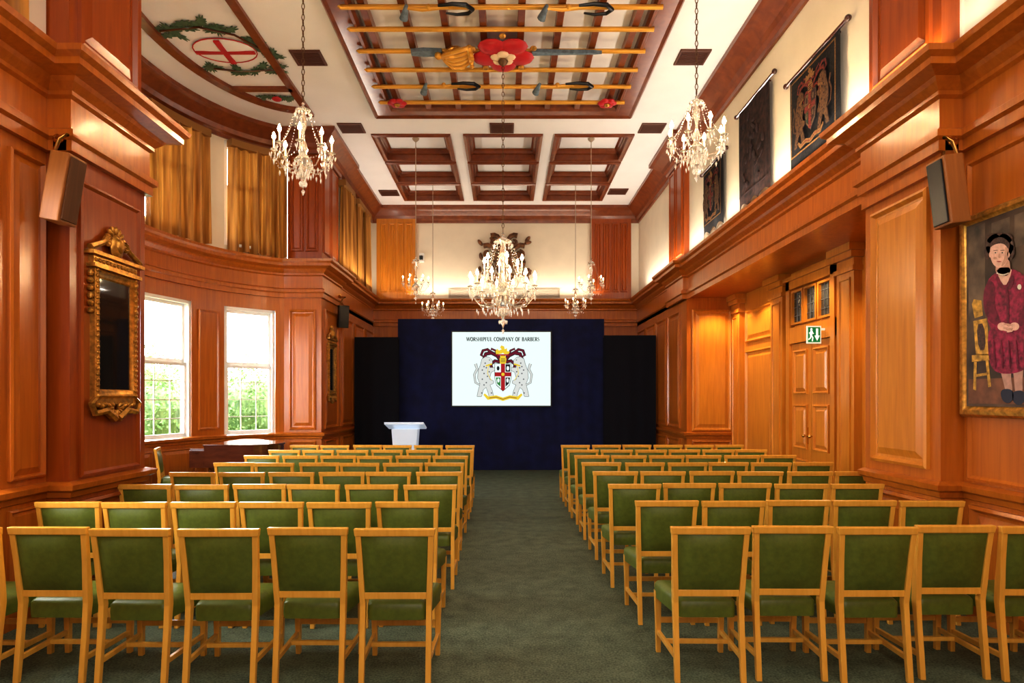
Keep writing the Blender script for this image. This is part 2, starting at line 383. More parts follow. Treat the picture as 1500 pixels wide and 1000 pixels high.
# ------------------------------------------------------------ windows
def window(idx,P0,P1,z0,z1,inset=.14,grid=True):
    P0=Vector(P0);P1=Vector(P1); L=(P1-P0).length; u=(P1-P0)/L; nn=Vector((u.y,-u.x))
    pl=PL((P0.x-nn.x*inset,P0.y-nn.y*inset,0),(u.x,u.y,0),(0,0,1),(nn.x,nn.y,0))
    m=MB(); t=.05
    m.pbox(pl,0,t,z0,z1,-.05,.12,0); m.pbox(pl,L-t,L,z0,z1,-.05,.12,0); m.pbox(pl,0,L,z1-t,z1,-.05,.12,0); m.pbox(pl,-.0,L,z0,z0+.05,-.05,.14,0)
    a0,a1=t,L-t; zm=(z0+z1)/2+.12
    for si,(b0,b1,c) in enumerate(((z0+.05,zm,.03),(zm,z1-t,-.02))):
        m.pbox(pl,a0,a0+.045,b0,b1,c,c+.04,1); m.pbox(pl,a1-.045,a1,b0,b1,c,c+.04,1)
        m.pbox(pl,a0,a1,b0,b0+.06,c,c+.04,1); m.pbox(pl,a0,a1,b1-.05,b1,c,c+.04,1)
        if grid and si==0:
            for k in (1,2): a=a0+(a1-a0)*k/3; m.pbox(pl,a-.007,a+.007,b0,b1,c+.01,c+.03,1)
            for k in (1,2,3): z=b0+(b1-b0)*k/4; m.pbox(pl,a0,a1,z-.007,z+.007,c+.01,c+.03,1)
    struct(m,'window_%d'%idx,[WHITE,WHITE])
    c=pl.p(L/2,(z0+z1)/2,-.12)
    l=bpy.data.lights.new('window_portal','AREA'); l.shape='RECTANGLE'; l.size=L; l.size_y=z1-z0
    l.cycles.is_portal=True
    o=bpy.data.objects.new('window_portal',l); o.location=c; o.rotation_mode='QUATERNION'
    o.rotation_quaternion=Vector((nn.x,nn.y,0)).to_track_quat('-Z','Z'); COL.objects.link(o)
k=1
for a,b_ in WT:
    window(k,bay(a),bay(b_),.95,3.27); k+=1
    window(k,bay(a),bay(b_),4.35,6.2,grid=False); k+=1
window(k,(-3.52,3.1),(-3.52,4.36),.95,3.3); k+=1
window(k,(-3.52,3.1),(-3.52,4.36),4.4,6.25,grid=False); k+=1
# ------------------------------------------------------------ curtains
def curtain(path,z0,z1,label,folds=9,amp=.05,split=((0,.54),(.46,1))):
    root=ob('curtain',None,label=label,cat='curtain',group='gold curtains on the high windows')
    P=[Vector(q) for q in path]; seg=[(P[i+1]-P[i]).length for i in range(len(P)-1)]; T=sum(seg)
    root.location=(P[0].x,P[0].y,z0); off=Vector((-P[0].x,-P[0].y,-z0))
    def at(s):
        s=max(0,min(T-1e-6,s)); i=0
        while s>seg[i] and i<len(seg)-1: s-=seg[i]; i+=1
        d=(P[i+1]-P[i]).normalized(); return P[i]+d*s, Vector((d.y,-d.x))
    for si,(a,b_) in enumerate(split):
        m=MB(); N=70; K=9; pts=[]
        ph=random.random()*6
        for i in range(N+1):
            s=i/N
            q,nn=at(T*(a+(b_-a)*s))
            for kz in range(K):
                f=kz/(K-1); am=amp*(.75+.6*(1-f))
                v=math.sin(ph+s*folds*3.14159+.5*math.sin(s*9+f*2)); v=math.copysign(abs(v)**.7,v)
                c=.09+.05*si+am*v+.014*math.sin(s*47+ph)
                z=z0+(z1-z0)*f+(.02*math.sin(s*7+ph) if kz==0 else 0)
                pts.append((q.x+nn.x*c+off.x,q.y+nn.y*c+off.y,z+off.z))
        m.add(pts,[(i*K+j,(i+1)*K+j,(i+1)*K+j+1,i*K+j+1) for i in range(N) for j in range(K-1)])
        fin(m,'drape',[CURT],parent=root,smooth=True)
    m=MB(); N=12
    for i in range(N):
        q0,n0=at(T*(i/N)); q1,n1=at(T*((i+1)/N))
        q=[q0+n0*.01,q1+n1*.01,q1+n1*.18,q0+n0*.18]
        m.hexa([(a.x+off.x,a.y+off.y,z1-.02+off.z) for a in q]+[(a.x+off.x,a.y+off.y,z1+.10+off.z) for a in q])
    fin(m,'pelmet',[PELM],parent=root)
for a,b_ in WT:
    a2,b2=(a+1,b_+5) if a>0 else (a-5,b_-1)
    arc=[bay(a2+(b2-a2)*i/12) for i in range(13)]
    curtain(arc,4.24,6.10,'long gold-brown curtain over a curved bay window',folds=6)
curtain([(-3.5,13.05),(-3.5,13.9)],4.27,6.1,'gold-brown curtain beside a wooden pilaster',folds=6)
curtain([(-3.5,14.3),(-3.5,15.6)],4.27,6.1,'gold-brown curtain near the end wall',folds=6)
curtain([(-3.52,3.0),(-3.52,4.5)],4.28,6.1,'gold-brown curtain beside a wooden pier',folds=6)
# ------------------------------------------------------------ chairs
def chair_parts():
    parts=[]
    def yb(z):
        if z<.45: return -.235+.05*(z/.45)
        return -.185-.055*((z-.45)/.45)**1.1
    def post(sx):
        m=MB(); secs=[]
        for z in (0,.15,.3,.45,.55,.7,.87):
            x=sx*(.19+ (.018*(z-.45)/.45 if z>.45 else .0)); wdt=.034 if z>.1 else .028
            secs.append(((x,yb(z),z),.032,wdt+ (.012 if .35<z<.6 else 0)))
        m.loft(secs); return m.mesh('leg',[CHAIRW],False,.004)
    def fleg(sx):
        m=MB(); m.loft([((sx*.2,.2,0),.03,.03),((sx*.202,.2,.2),.035,.035),((sx*.204,.2,.40),.042,.042)]); return m.mesh('leg',[CHAIRW],False,.004)
    parts+= [('leg',post(1)),('leg',post(-1)),('leg',fleg(1)),('leg',fleg(-1))]
    m=MB(); m.hexa([(-.226,yb(.86)-.02,.855),(.226,yb(.86)-.02,.855),(.226,yb(.86)+.018,.855),(-.226,yb(.86)+.018,.855),(-.232,yb(.9)-.02,.9),(.232,yb(.9)-.02,.9),(.232,yb(.9)+.018,.9),(-.232,yb(.9)+.018,.9)])
    parts.append(('top_rail',m.mesh('top_rail',[CHAIRW],False,.007)))
    m=MB(); m.box(-.185,.185,yb(.5)-.015,yb(.5)+.015,.485,.525); parts.append(('back_rail',m.mesh('back_rail',[CHAIRW],False,.004)))
    m=MB(); N=8; pts=[];fs=[]
    for side in (-1,1):
        for i in range(N+1):
            for j in range(N+1):
                s=-1+2*i/N; t=-1+2*j/N; z=.69+.166*t; hw=.176+.012*(z-.525)/.33
                th=.010+.024*(1-s**4)*(1-t**4); pts.append((s*hw,yb(z)+side*th,z))
    S=(N+1)**2
    for sd in (0,1):
        for i in range(N):
            for j in range(N): q=[sd*S+i*(N+1)+j,sd*S+(i+1)*(N+1)+j,sd*S+(i+1)*(N+1)+j+1,sd*S+i*(N+1)+j+1]; fs.append(q)
    for i in range(N):
        fs.append([i,i+1,S+i+1,S+i]); a=N*(N+1); fs.append([a+i,a+i+1,S+a+i+1,S+a+i])
        fs.append([i*(N+1),(i+1)*(N+1),S+(i+1)*(N+1),S+i*(N+1)]); fs.append([i*(N+1)+N,(i+1)*(N+1)+N,S+(i+1)*(N+1)+N,S+i*(N+1)+N])
    m.add(pts,fs); parts.append(('backrest',m.mesh('backrest',[GREEN],True)))
    m=MB()
    def rect(i,z):
        w0=.172+i; w1=.222+i; y0=-.175-i; y1=.235+i; out=[]
        n_=5
        for c in ((w1,y1,0),(-w1,y1,90),(-w0,y0,180),(w0,y0,270)):
            for k_ in range(n_):
                a=math.radians(c[2]+90*k_/(n_-1)); r_=max(.01,.035+i*.5); sx=1 if c[0]>0 else -1; sy=1 if c[1]>0 else -1
                out.append((c[0]-sx*r_+r_*math.cos(a),c[1]-sy*r_+r_*math.sin(a),z))
        return out
    rings=[rect(-.03,.352),rect(0,.355),rect(.002,.40),rect(0,.44),rect(-.012,.456),rect(-.045,.466),rect(-.11,.472)]
    pts=sum(rings,[]); n_=20; fs=[(k_*n_+j,k_*n_+(j+1)%n_,(k_+1)*n_+(j+1)%n_,(k_+1)*n_+j) for k_ in range(len(rings)-1) for j in range(n_)]
    fs.append(tuple(range(n_))); fs.append(tuple((len(rings)-1)*n_+j for j in range(n_)))
    m.add(pts,fs); parts.append(('seat',m.mesh('seat',[GREEN],True)))
    for sx in (1,-1):
        m=MB(); x0=sx*.19; x1=sx*.203
        m.hexa([(x0-.011,-.2,.12),(x0+.011,-.2,.12),(x1+.011,.2,.12),(x1-.011,.2,.12),(x0-.011,-.2,.15),(x0+.011,-.2,.15),(x1+.011,.2,.15),(x1-.011,.2,.15)]); parts.append(('stretcher',m.mesh('stretcher',[CHAIRW],False,.003)))
    m=MB(); m.box(-.19,.19,.02,.045,.122,.148); parts.append(('stretcher',m.mesh('stretcher',[CHAIRW],False,.003)))
    m=MB(); m.box(-.19,.19,.19,.21,.19,.225); parts.append(('stretcher',m.mesh('stretcher',[CHAIRW],False,.003)))
    return parts
CP=chair_parts()
def chair(x,y,rot,label,group,cat='chair'):
    r_=ob('chair',None,loc=(x,y,0),rot=rot,label=label,cat=cat,group=group)
    for nm,me in CP: ob(nm,me,parent=r_)
    return r_
D=[3.58+.9*k for k in range(8)]
for k,d in enumerate(D):
    ex=[-.395,-.455,-.42,-.44,-.45,-.46,-.47,-.48][k]; sp=.4985 if k==0 else .489
    for j in range(6):
        jit=random.uniform(-.008,.008) if j<5 else 0
        chair(ex-.235-j*sp+(0 if k==0 else jit),d+.24+random.uniform(-.035,.035),random.uniform(-.04,.04) if k else random.uniform(-.02,.02),'honey wood chair with green leather seat and back','rows of green leather chairs')
for k,d in enumerate(D):
    ex=[.95,.93,.89,.88,.88,.88,.88,.88][k]; dd=d+.05
    for j in range(5 if k<3 else 6):
        sp=.478 if k==0 else .480 if k<3 else .489
        chair(ex+.235+j*sp+random.uniform(-.004,.004),dd+.24+random.uniform(-.03,.03),random.uniform(-.015,.015) if k<3 else random.uniform(-.04,.04),'honey wood chair with green leather seat and back','rows of green leather chairs')
chair(-4.98,9.45,-1.2,'green leather chair beside the dark piano','rows of green leather chairs')
# ------------------------------------------------------------ stage drapes, screen
def drape(name,x0,x1,y,z1,mt,label):
    m=MB(); N=int((x1-x0)*40); pts=[]
    for i in range(N+1):
        x=x0+(x1-x0)*i/N; o=.008*math.sin(x*22)+.006*math.sin(x*13+1)
        pts+=[(x,y+o,0.0),(x,y+o*.4,z1)]
    m.add(pts,[(2*i,2*i+2,2*i+3,2*i+1) for i in range(N)])
    pts2=[(a,b_+.12,c) for a,b_,c in pts]; m.add(pts2,[(2*i,2*i+2,2*i+3,2*i+1) for i in range(N)])
    m.box(x0,x1,y+.03,y+.09,z1-.04,z1)
    fin(m,name,[mt],smooth=True,label=label,cat='backdrop')
drape('stage_drape',-2.45,2.26,14.3,3.45,NAVY,'tall dark navy velvet backdrop behind the projected screen')
drape('stage_drape',-3.36,-2.38,13.95,3.0,NBLK,'lower black side drape beside the navy backdrop')
drape('stage_drape',2.20,3.36,13.95,3.04,NBLK,'lower black side drape beside the navy backdrop')
def arms(mb,pl,cx,cz,S,c,ix,eps=.002):
    def T(pts,f=1): return [(cx+f*a*S,cz+b*S) for a,b in pts]
    for f in (1,-1):
        for w_,pts in ((.07,[(.03,.22),(.10,.31),(.20,.36),(.30,.34),(.33,.26),(.27,.2),(.22,.24)]),(.06,[(.05,.2),(.14,.22),(.21,.16),(.19,.08),(.13,.08)]),(.05,[(.2,.36),(.27,.42),(.35,.40),(.38,.32),(.33,.28)]),(.04,[(.10,.3),(.13,.40),(.20,.43),(.22,.38)])):
            mb.ribbon(pl,T(pts,f),[w_*S]*(len(pts)-1)+[w_*.2*S],c+eps,ix['black'])
            mb.ribbon(pl,T(pts,f),[w_*.6*S]*(len(pts)-1)+[0],c+2*eps,ix['maroon'])
        beast=[(-.20,-.40),(-.13,-.40),(-.15,-.3),(-.19,-.2),(-.13,-.17),(-.13,-.13),(-.2,-.1),(-.17,.02),(-.1,.06),(-.1,.10),(-.19,.1),(-.2,.14),(-.15,.17),(-.15,.23),(-.2,.28),(-.26,.29),(-.32,.25),(-.34,.16),(-.38,.05),(-.39,-.08),(-.35,-.18),(-.38,-.3),(-.40,-.40),(-.33,-.40),(-.30,-.28),(-.25,-.24),(-.22,-.32)]
        B=[(a*1.05-.03,b) for a,b in beast]
        for dx,dz in ((.007,0),(-.007,0),(0,.007),(0,-.007)):
            mb.ppoly(pl,T([(a+dx,b+dz) for a,b in B],f),c+2*eps,c+3*eps,ix['black2'])
        mb.ppoly(pl,T(B,f),c+3*eps,c+4*eps,ix['beast'])
        mb.ribbon(pl,T([(-.40,-.2),(-.48,-.16),(-.50,-.02),(-.45,.08),(-.48,.17)],f),[.035*S,.035*S,.04*S,.045*S,.05*S],c+2.5*eps,ix['black2'])
        mb.ribbon(pl,T([(-.40,-.2),(-.48,-.16),(-.50,-.02),(-.45,.08),(-.48,.17)],f),[.02*S,.02*S,.025*S,.03*S,.035*S],c+3*eps,ix['beast'])
        for a,b in ((-.33,.0),(-.36,-.1),(-.29,.1),(-.27,-.05),(-.33,-.2),(-.37,-.34),(-.2,-.34),(-.33,.12),(-.24,.03),(-.29,-.16),(-.36,.06),(-.31,.18)): mb.pell(pl,cx+f*a*S,cz+b*S,.013*S,.013*S,c+4.5*eps,eps*.5,ix['black2'],su=8)
        for a,b in ((-.235,.235),(-.18,.2)): mb.pell(pl,cx+f*a*S,cz+b*S,.010*S,.008*S,c+4.5*eps,eps*.5,ix['black'],su=8)
        mb.ribbon(pl,T([(-.19,.165),(-.25,.15),(-.30,.13)],f),.025*S,c+4.6*eps,ix['gold'])
        mb.ribbon(pl,T([(-.25,.14),(-.27,.0),(-.2,-.12)],f),.01*S,c+4.6*eps,ix['gold'])
    sh=[(-.14,.17),(.14,.17),(.14,-.08),(.11,-.2),(0,-.3),(-.11,-.2),(-.14,-.08)]
    mb.ppoly(pl,T([(a*1.05,b*1.04) for a,b in sh]),c+4*eps,c+5*eps,ix['black'])
    mb.ppoly(pl,T(sh),c+5*eps,c+6*eps,ix['white'])
    for f in (1,-1):
        mb.ppoly(pl,T([(.045,.16),(.125,.16),(.125,.03),(.045,.03)],f),c+6*eps,c+7*eps,ix['black'] if f>0 else ix['white'])
        mb.ppoly(pl,T([(.045,-.07),(.125,-.07),(.1,-.18),(.045,-.23)],f),c+6*eps,c+7*eps,ix['green'] if f<0 else ix['black'])
        mb.pell(pl,cx+f*.085*S,cz+.09*S,.025*S,.04*S,c+7.5*eps,eps*.5,ix['white'] if f>0 else ix['black'],su=8)
        mb.pell(pl,cx+f*.08*S,cz-.12*S,.022*S,.04*S,c+7.5*eps,eps*.5,ix['white'],su=8)
    mb.ppoly(pl,T([(-.035,.17),(.035,.17),(.035,-.28),(0,-.3),(-.035,-.28)]),c+7*eps,c+8*eps,ix['red'])
    mb.ppoly(pl,T([(-.14,.02),(.14,.02),(.14,-.05),(-.14,-.05)]),c+7*eps,c+8*eps,ix['red'])
    mb.pell(pl,cx,cz-.015*S,.03*S,.03*S,c+9*eps,eps,ix['gold'])
    mb.ppoly(pl,T([(-.05,.17),(.05,.17),(.06,.25),(.04,.31),(-.04,.31),(-.06,.25)]),c+5*eps,c+6*eps,ix['gold'])
    for b in (.20,.225,.25): mb.ppoly(pl,T([(-.04,b),(.04,b),(.04,b+.008),(-.04,b+.008)]),c+6*eps,c+7*eps,ix['black'])
    mb.ppoly(pl,T([(-.10,.31),(.10,.31),(.10,.335),(-.10,.335)]),c+6*eps,c+7*eps,ix['red'])
    mb.ppoly(pl,T([(-.12,.335),(-.03,.345),(.0,.36),(.03,.335),(.10,.34),(.12,.38),(.07,.39),(.07,.44),(.03,.42),(.02,.47),(-.03,.49),(-.05,.45),(-.02,.42),(-.07,.40),(-.10,.43),(-.13,.39)]),c+6*eps,c+7*eps,ix['gold'])
    mb.ribbon(pl,T([(-.33,-.36),(-.26,-.43),(-.12,-.41),(0,-.45),(.12,-.41),(.26,-.43),(.33,-.36)]),[.035*S]+[.06*S]*5+[.035*S],c+6*eps,ix['gold'])
    mb.ribbon(pl,T([(-.24,-.43),(-.12,-.41),(0,-.45),(.12,-.41),(.24,-.43)]),.010*S,c+7*eps,ix['maroon'])
def arcpts(cx,cy,rx,ry,a0,a1,n=12): return [(cx+rx*math.cos(math.radians(a0+(a1-a0)*i/n)),cy+ry*math.sin(math.radians(a0+(a1-a0)*i/n))) for i in range(n+1)]
GL={
'W':(1.15,[(1,[(.08,1),(.34,0)]),(0,[(.34,0),(.58,1)]),(1,[(.58,1),(.82,0)]),(0,[(.82,0),(1.07,1)])],[(.08,1),(.58,1),(1.07,1)]),
'O':(.85,[(1,arcpts(.42,.5,.34,.47,90,270)),(1,arcpts(.42,.5,.34,.47,-90,90))],[]),
'R':(.8,[(1,[(.18,0),(.18,1)]),(0,[(.18,.96),(.4,.96)]),(1,arcpts(.4,.73,.2,.23,90,-90)),(0,[(.4,.5),(.18,.5)]),(1,[(.36,.5),(.7,0)])],[(.18,0),(.18,1),(.72,0)]),
'S':(.62,[(0,arcpts(.31,.75,.2,.22,30,160)),(1,[(.12,.82),(.14,.65),(.32,.52),(.48,.38),(.5,.2)]),(0,arcpts(.31,.24,.2,.22,-20,-160))],[]),
'H':(.9,[(1,[(.18,0),(.18,1)]),(1,[(.72,0),(.72,1)]),(0,[(.18,.5),(.72,.5)])],[(.18,0),(.18,1),(.72,0),(.72,1)]),
'I':(.45,[(1,[(.22,0),(.22,1)])],[(.22,0),(.22,1)]),
'P':(.7,[(1,[(.18,0),(.18,1)]),(0,[(.18,.96),(.38,.96)]),(1,arcpts(.38,.72,.2,.24,90,-90)),(0,[(.38,.48),(.18,.48)])],[(.18,0),(.18,1)]),
'F':(.66,[(1,[(.18,0),(.18,1)]),(0,[(.18,.96),(.58,.96),(.58,.8)]),(0,[(.18,.52),(.45,.52)])],[(.18,0),(.18,1)]),
'U':(.85,[(1,[(.18,1),(.18,.3)]),(1,arcpts(.43,.3,.25,.27,180,270)),(0,arcpts(.43,.3,.25,.27,270,360)),(0,[(.68,.3),(.68,1)])],[(.18,1),(.68,1)]),
'L':(.68,[(1,[(.18,0),(.18,1)]),(0,[(.18,.04),(.6,.04),(.6,.2)])],[(.18,0),(.18,1)]),
'C':(.78,[(1,arcpts(.45,.5,.36,.47,90,270)),(0,arcpts(.45,.5,.32,.47,25,90)),(0,arcpts(.45,.5,.32,.47,-25,-90))],[]),
'M':(1.05,[(0,[(.16,0),(.16,1)]),(1,[(.16,1),(.5,.1)]),(0,[(.5,.1),(.84,1)]),(1,[(.84,0),(.84,1)])],[(.16,0),(.16,1),(.84,0),(.84,1)]),
'A':(.85,[(0,[(.1,0),(.42,1)]),(1,[(.42,1),(.74,0)]),(0,[(.22,.35),(.62,.35)])],[(.1,0),(.74,0)]),
'N':(.9,[(0,[(.18,0),(.18,1)]),(1,[(.18,1),(.72,0)]),(0,[(.72,0),(.72,1)])],[(.18,0),(.18,1),(.72,1)]),
'Y':(.8,[(1,[(.1,1),(.4,.5)]),(0,[(.7,1),(.4,.5)]),(1,[(.4,.5),(.4,0)])],[(.1,1),(.7,1),(.4,0)]),
'B':(.74,[(1,[(.18,0),(.18,1)]),(0,[(.18,.96),(.38,.96)]),(1,arcpts(.38,.75,.18,.21,90,-90)),(0,[(.38,.54),(.18,.54)]),(1,arcpts(.4,.28,.2,.25,90,-90)),(0,[(.4,.04),(.18,.04)])],[(.18,0),(.18,1)]),
'E':(.7,[(1,[(.18,0),(.18,1)]),(0,[(.18,.96),(.6,.96),(.6,.8)]),(0,[(.18,.52),(.46,.52)]),(0,[(.18,.04),(.62,.04),(.62,.2)])],[(.18,0),(.18,1)]),
' ':(.4,[],[])}
def serif_text(mb,pl,s,xc,z,h,width,c):
    tot=sum(GL[ch][0] for ch in s); kx=width/tot; x=xc-width/2
    for ch in s:
        w_,st,se=GL[ch]
        for th,pts in st: mb.ribbon(pl,[(x+a*kx,z+b*h) for a,b in pts],(.17 if th else .09)*kx*1.2,c)
        for a,b in se: mb.ribbon(pl,[(x+(a-.15)*kx,z+b*h*.96+.02*h),(x+(a+.15)*kx,z+b*h*.96+.02*h)],.07*h,c)
        x+=w_*kx
m=MB(); m.box(-1.2,1.03,14.20,14.24,1.47,3.14); m.box(-1.23,1.06,14.24,14.27,1.44,3.17,1)
scr=fin(m,'projection_screen',[E_SCR,BLACK],label='glowing projection screen with crest, hung on navy backdrop',cat='screen')
ps=plB(14.2); IX=dict(black=0,red=1,maroon=2,gold=3,beast=4,white=5,green=6,black2=7)
m=MB(); arms(m,ps,-.05,2.20,1.30,.001,IX); fin(m,'coat_of_arms',[E_BLK,E_RED,E_DR,E_GLD,E_WHT,E_SCR,E_GRN,E_GRY],parent=scr)
m=MB(); serif_text(m,ps,'WORSHIPFUL COMPANY OF BARBERS',-.05,2.935,.085,1.66,.004); fin(m,'lettering',[E_BLK],parent=scr)
# ------------------------------------------------------------ lectern
L=ob('lectern',None,loc=(-2.08,13.1,0),label='frosted acrylic lectern before the dark backdrop',cat='lectern')
m=MB(); m.box(-.3,.3,-.22,.22,0,.03); fin(m,'base',[ACRYL],parent=L,bevel=.008)
m=MB(); m.hexa([(-.2,-.15,.03),(.2,-.15,.03),(.2,.15,.03),(-.2,.15,.03),(-.27,-.18,1.0),(.27,-.18,1.0),(.27,.18,1.0),(-.27,.18,1.0)]); fin(m,'column',[ACRYL],parent=L,bevel=.01)
m=MB(); m.hexa([(-.40,-.26,1.10),(.40,-.26,1.10),(.40,.26,.98),(-.40,.26,.98),(-.41,-.26,1.15),(.41,-.26,1.15),(.41,.26,1.02),(-.41,.26,1.02)]); fin(m,'reading_top',[ACRYL],parent=L,bevel=.01)
# ------------------------------------------------------------ piano
Pn=ob('grand_piano',None,loc=(-4.72,9.35,0),label='closed dark mahogany grand piano in the window bay',cat='piano')
shape=[(.22,0),(.75,0),(.95,.03),(1.12,.12),(1.22,.3),(1.24,.5),(1.18,.7),(1.02,.85),(.85,.97),(.7,1.12),(.6,1.25),(.5,1.34),(.22,1.38)]
pz=PL((0,0,0),(1,0,0),(0,1,0),(0,0,1))
m=MB(); m.ppoly(pz,shape,.62,.92); m.ppoly(pz,shape,.62,.6); m.box(0,.22,0,.09,.6,.86); m.box(0,.22,1.29,1.38,.6,.86); m.box(0,.22,.09,1.29,.6,.7); fin(m,'case',[DARKW],parent=Pn,bevel=.004)
m=MB(); m.ppoly(pz,[((a-.6)*1.03+.6,(b-.69)*1.02+.69) for a,b in shape],.92,.945); m.box(.0,.24,0.02,1.36,.86,.88); fin(m,'lid',[DARKW],parent=Pn,bevel=.004)
m=MB(); m.box(.05,.2,.09,1.29,.7,.705)
for k in range(52):
    m.box(.05,.2,.1+k*.0228,.1+k*.0228+.0215,.7,.72,0)
    if k%7 in (0,1,3,4,5): m.box(.1,.2,.1+k*.0228+.016,.1+k*.0228+.027,.72,.732,1)
fin(m,'keyboard',[WHITE,BLACK],parent=Pn)
for a,b_ in ((.3,.12),(.3,1.26),(1.02,.45)):
    m=MB(); m.lathe([(0,0),(.03,0),(.03,.05),(.025,.06),(.045,.12),(.035,.3),(.055,.45),(.065,.5),(.06,.61),(0,.61)],(a,b_,0),12); fin(m,'leg',[DARKW],parent=Pn,smooth=True)
# ------------------------------------------------------------ ceiling trellis
T=ob('ceiling_trellis',None,loc=(-.04,8.5,6.5),label='gilded trellis of rods and brown ribs under ceiling panel',cat='ceiling ornament')
yy=[5.24,5.74,6.25,6.76,7.27,7.78,8.25,8.77,9.27,9.77,10.29]
for y in yy:
    m=MB(); m.tube([(-2.0,y-8.5,0),(2.0,y-8.5,0)],.032,10); m.lathe([(0,-.033),(.038,0),(0,.033)],(-2.01,y-8.5,0),8); fin(m,'rod',[GOLDP],parent=T,smooth=True)
for k in range(8):
    x=-1.75+k*.50; m=MB(); m.box(x-.045,x+.045,5.0-8.5,10.6-8.5,.03,.16); fin(m,'rib',[CEILW],parent=T,bevel=.006)
RY=8.72
Rb=ob('rose_boss',None,loc=(-.03,RY,6.42),label='large red and white carved rose on the gilt trellis',cat='ceiling ornament')
m=MB()
for k in range(5):
    a=k*2*math.pi/5+.3; m.ell((.25*math.cos(a),.25*math.sin(a),0),.2,.19,.05)
m.ell((0,0,0),.3,.3,.05); fin(m,'outer_petals',[REDP],parent=Rb,smooth=True)
m=MB()
for k in range(5):
    a=k*2*math.pi/5+.93; m.ell((.1*math.cos(a),.1*math.sin(a),-.05),.085,.08,.03)
fin(m,'inner_petals',[mat('petal_cream',(.8,.62,.42),.5)],parent=Rb,smooth=True)
m=MB(); m.ell((0,0,-.08),.05,.05,.03); fin(m,'seed_centre',[GOLD],parent=Rb,smooth=True)
for k in range(5):
    a=k*2*math.pi/5+.93; m=MB(); m.ell((.44*math.cos(a),.44*math.sin(a),.01),.05,.05,.03); fin(m,'sepal',[GOLD],parent=Rb,smooth=True)
Sw=ob('carved_sword',None,loc=(-.03,RY,6.46),label='carved sword with gilt crown running through the rose',cat='ceiling ornament')
pzc=PL((0,0,0),(1,0,0),(0,1,0),(0,0,-1))
m=MB(); m.ppoly(pzc,[(-1.28,-.05),(-1.1,-.08),(-.85,-.06),(-.85,.06),(-1.1,.08),(-1.28,.05)],-.02,.03); fin(m,'blade',[SLATE],parent=Sw,bevel=.006)
m=MB(); m.ppoly(pzc,[(.40,-.05),(.8,-.03),(1.25,-.02),(1.38,0),(1.25,.02),(.8,.03),(.40,.05)],-.02,.03); fin(m,'spear_point',[SLATE],parent=Sw,bevel=.006)
m=MB()
for k in range(5):
    f=(k-2)/2; m.tube([(-.47,f*.17,-.04),(-.58,f*.22,-.10),(-.70,f*.20,-.12),(-.80,f*.10,-.09),(-.86,0,-.06)],[.03,.032,.03,.026,.02],6)
m.tube([(-.47,-.19,-.03),(-.45,-.1,-.08),(-.44,0,-.10),(-.45,.1,-.08),(-.47,.19,-.03)],.04,8); m.ell((-.90,0,-.05),.055,.055,.055)
m.tube([(-.78,-.12,-.05),(-.80,0,-.11),(-.78,.12,-.05)],.025,6)
for k in range(4): m.ell((-.44,-.15+.1*k,-.12),.032,.032,.032)
fin(m,'crown',[GOLDP],parent=Sw,smooth=True)
m=MB(); m.ell((-.66,0,-.03),.15,.18,.07); fin(m,'crown_cap',[GOLD],parent=Sw,smooth=True)
for x,y in ((-1.22,7.69),(.50,7.69),(-1.22,9.6),(.52,9.6)):
    Rz=ob('ornamental_razor',None,loc=(x,y,6.43),label='gilt razor ornament with black curled handle on trellis',cat='ceiling ornament',group='razor ornaments')
    m=MB(); m.tube([(0,0,0),(.2,.0,-.02),(.52,-.03,0)],[.018,.024,.026],8); m.ell((.28,-.01,0),.04,.04,.04); fin(m,'shaft',[GOLDP],parent=Rz,smooth=True)
    m=MB(); m.tube([(.40,-.05,0),(.58,-.08,0),(.74,-.06,0),(.82,.03,0),(.76,.11,0),(.62,.13,0),(.48,.10,0)],[.016,.024,.028,.026,.022,.018,.012],8); fin(m,'curled_handle',[BLACK],parent=Rz,smooth=True)
    m=MB(); m.lathe([(0,.05),(.02,.04),(.03,0),(.05,-.12),(.055,-.15),(0,-.15)],(0,0,0),10); mm=m.mesh('tassel',[SLATE],True); o=ob('tassel',mm,parent=Rz); o.rotation_euler=(math.radians(70),0,math.radians(20))
for x,y in ((-1.76,10.2),(1.66,10.2)):
    Q=ob('rose_rosette',None,loc=(x,y,6.44),label='small red and gilt rosette on the trellis corner',cat='ceiling ornament',group='trellis rosettes')
    m=MB()
    for k in range(6): a=k*math.pi/3; m.ell((.09*math.cos(a),.09*math.sin(a),0),.07,.07,.03)
    fin(m,'petals',[REDP],parent=Q,smooth=True)
    m=MB(); m.ell((0,0,-.03),.05,.05,.03); fin(m,'seed_centre',[GOLD],parent=Q,smooth=True)
# bay ceiling emblem
E=ob('ceiling_emblem',None,loc=(-3.98,8.95,6.59),label='oval red cross shield with oak branches on bay ceiling',cat='ceiling ornament')
def leafshape(s):
    out=[]
    for k in range(36):
        t=2*math.pi*k/36; r_=s*(1+.32*math.cos(9*t)); out.append((r_*math.cos(t),r_*.42*math.sin(t)))
    return out
def leafpatch(m,cx_,cy_,n_,sx,sy,s):
    for k in range(n_):
        a=random.random()*6.28; bx=cx_+random.uniform(-sx,sx); by=cy_+random.uniform(-sy,sy); h=random.uniform(0,.012)
        m.ppoly(pzc,[(bx+x*math.cos(a)-y*math.sin(a),by+x*math.sin(a)+y*math.cos(a)) for x,y in leafshape(s)],h,h+.008)
m=MB()
for cx_,cy_,n_,sx,sy in ((-.56,-.50,6,.14,.10),(-.1,-.66,5,.2,.08),(.18,-.50,3,.14,.06),(.46,-.28,5,.10,.13),(.60,.1,5,.08,.18),(.48,.45,5,.13,.09),(.05,.50,5,.2,.06),(-.32,.42,3,.12,.06)):
    leafpatch(m,cx_,cy_,n_,sx,sy,.13)
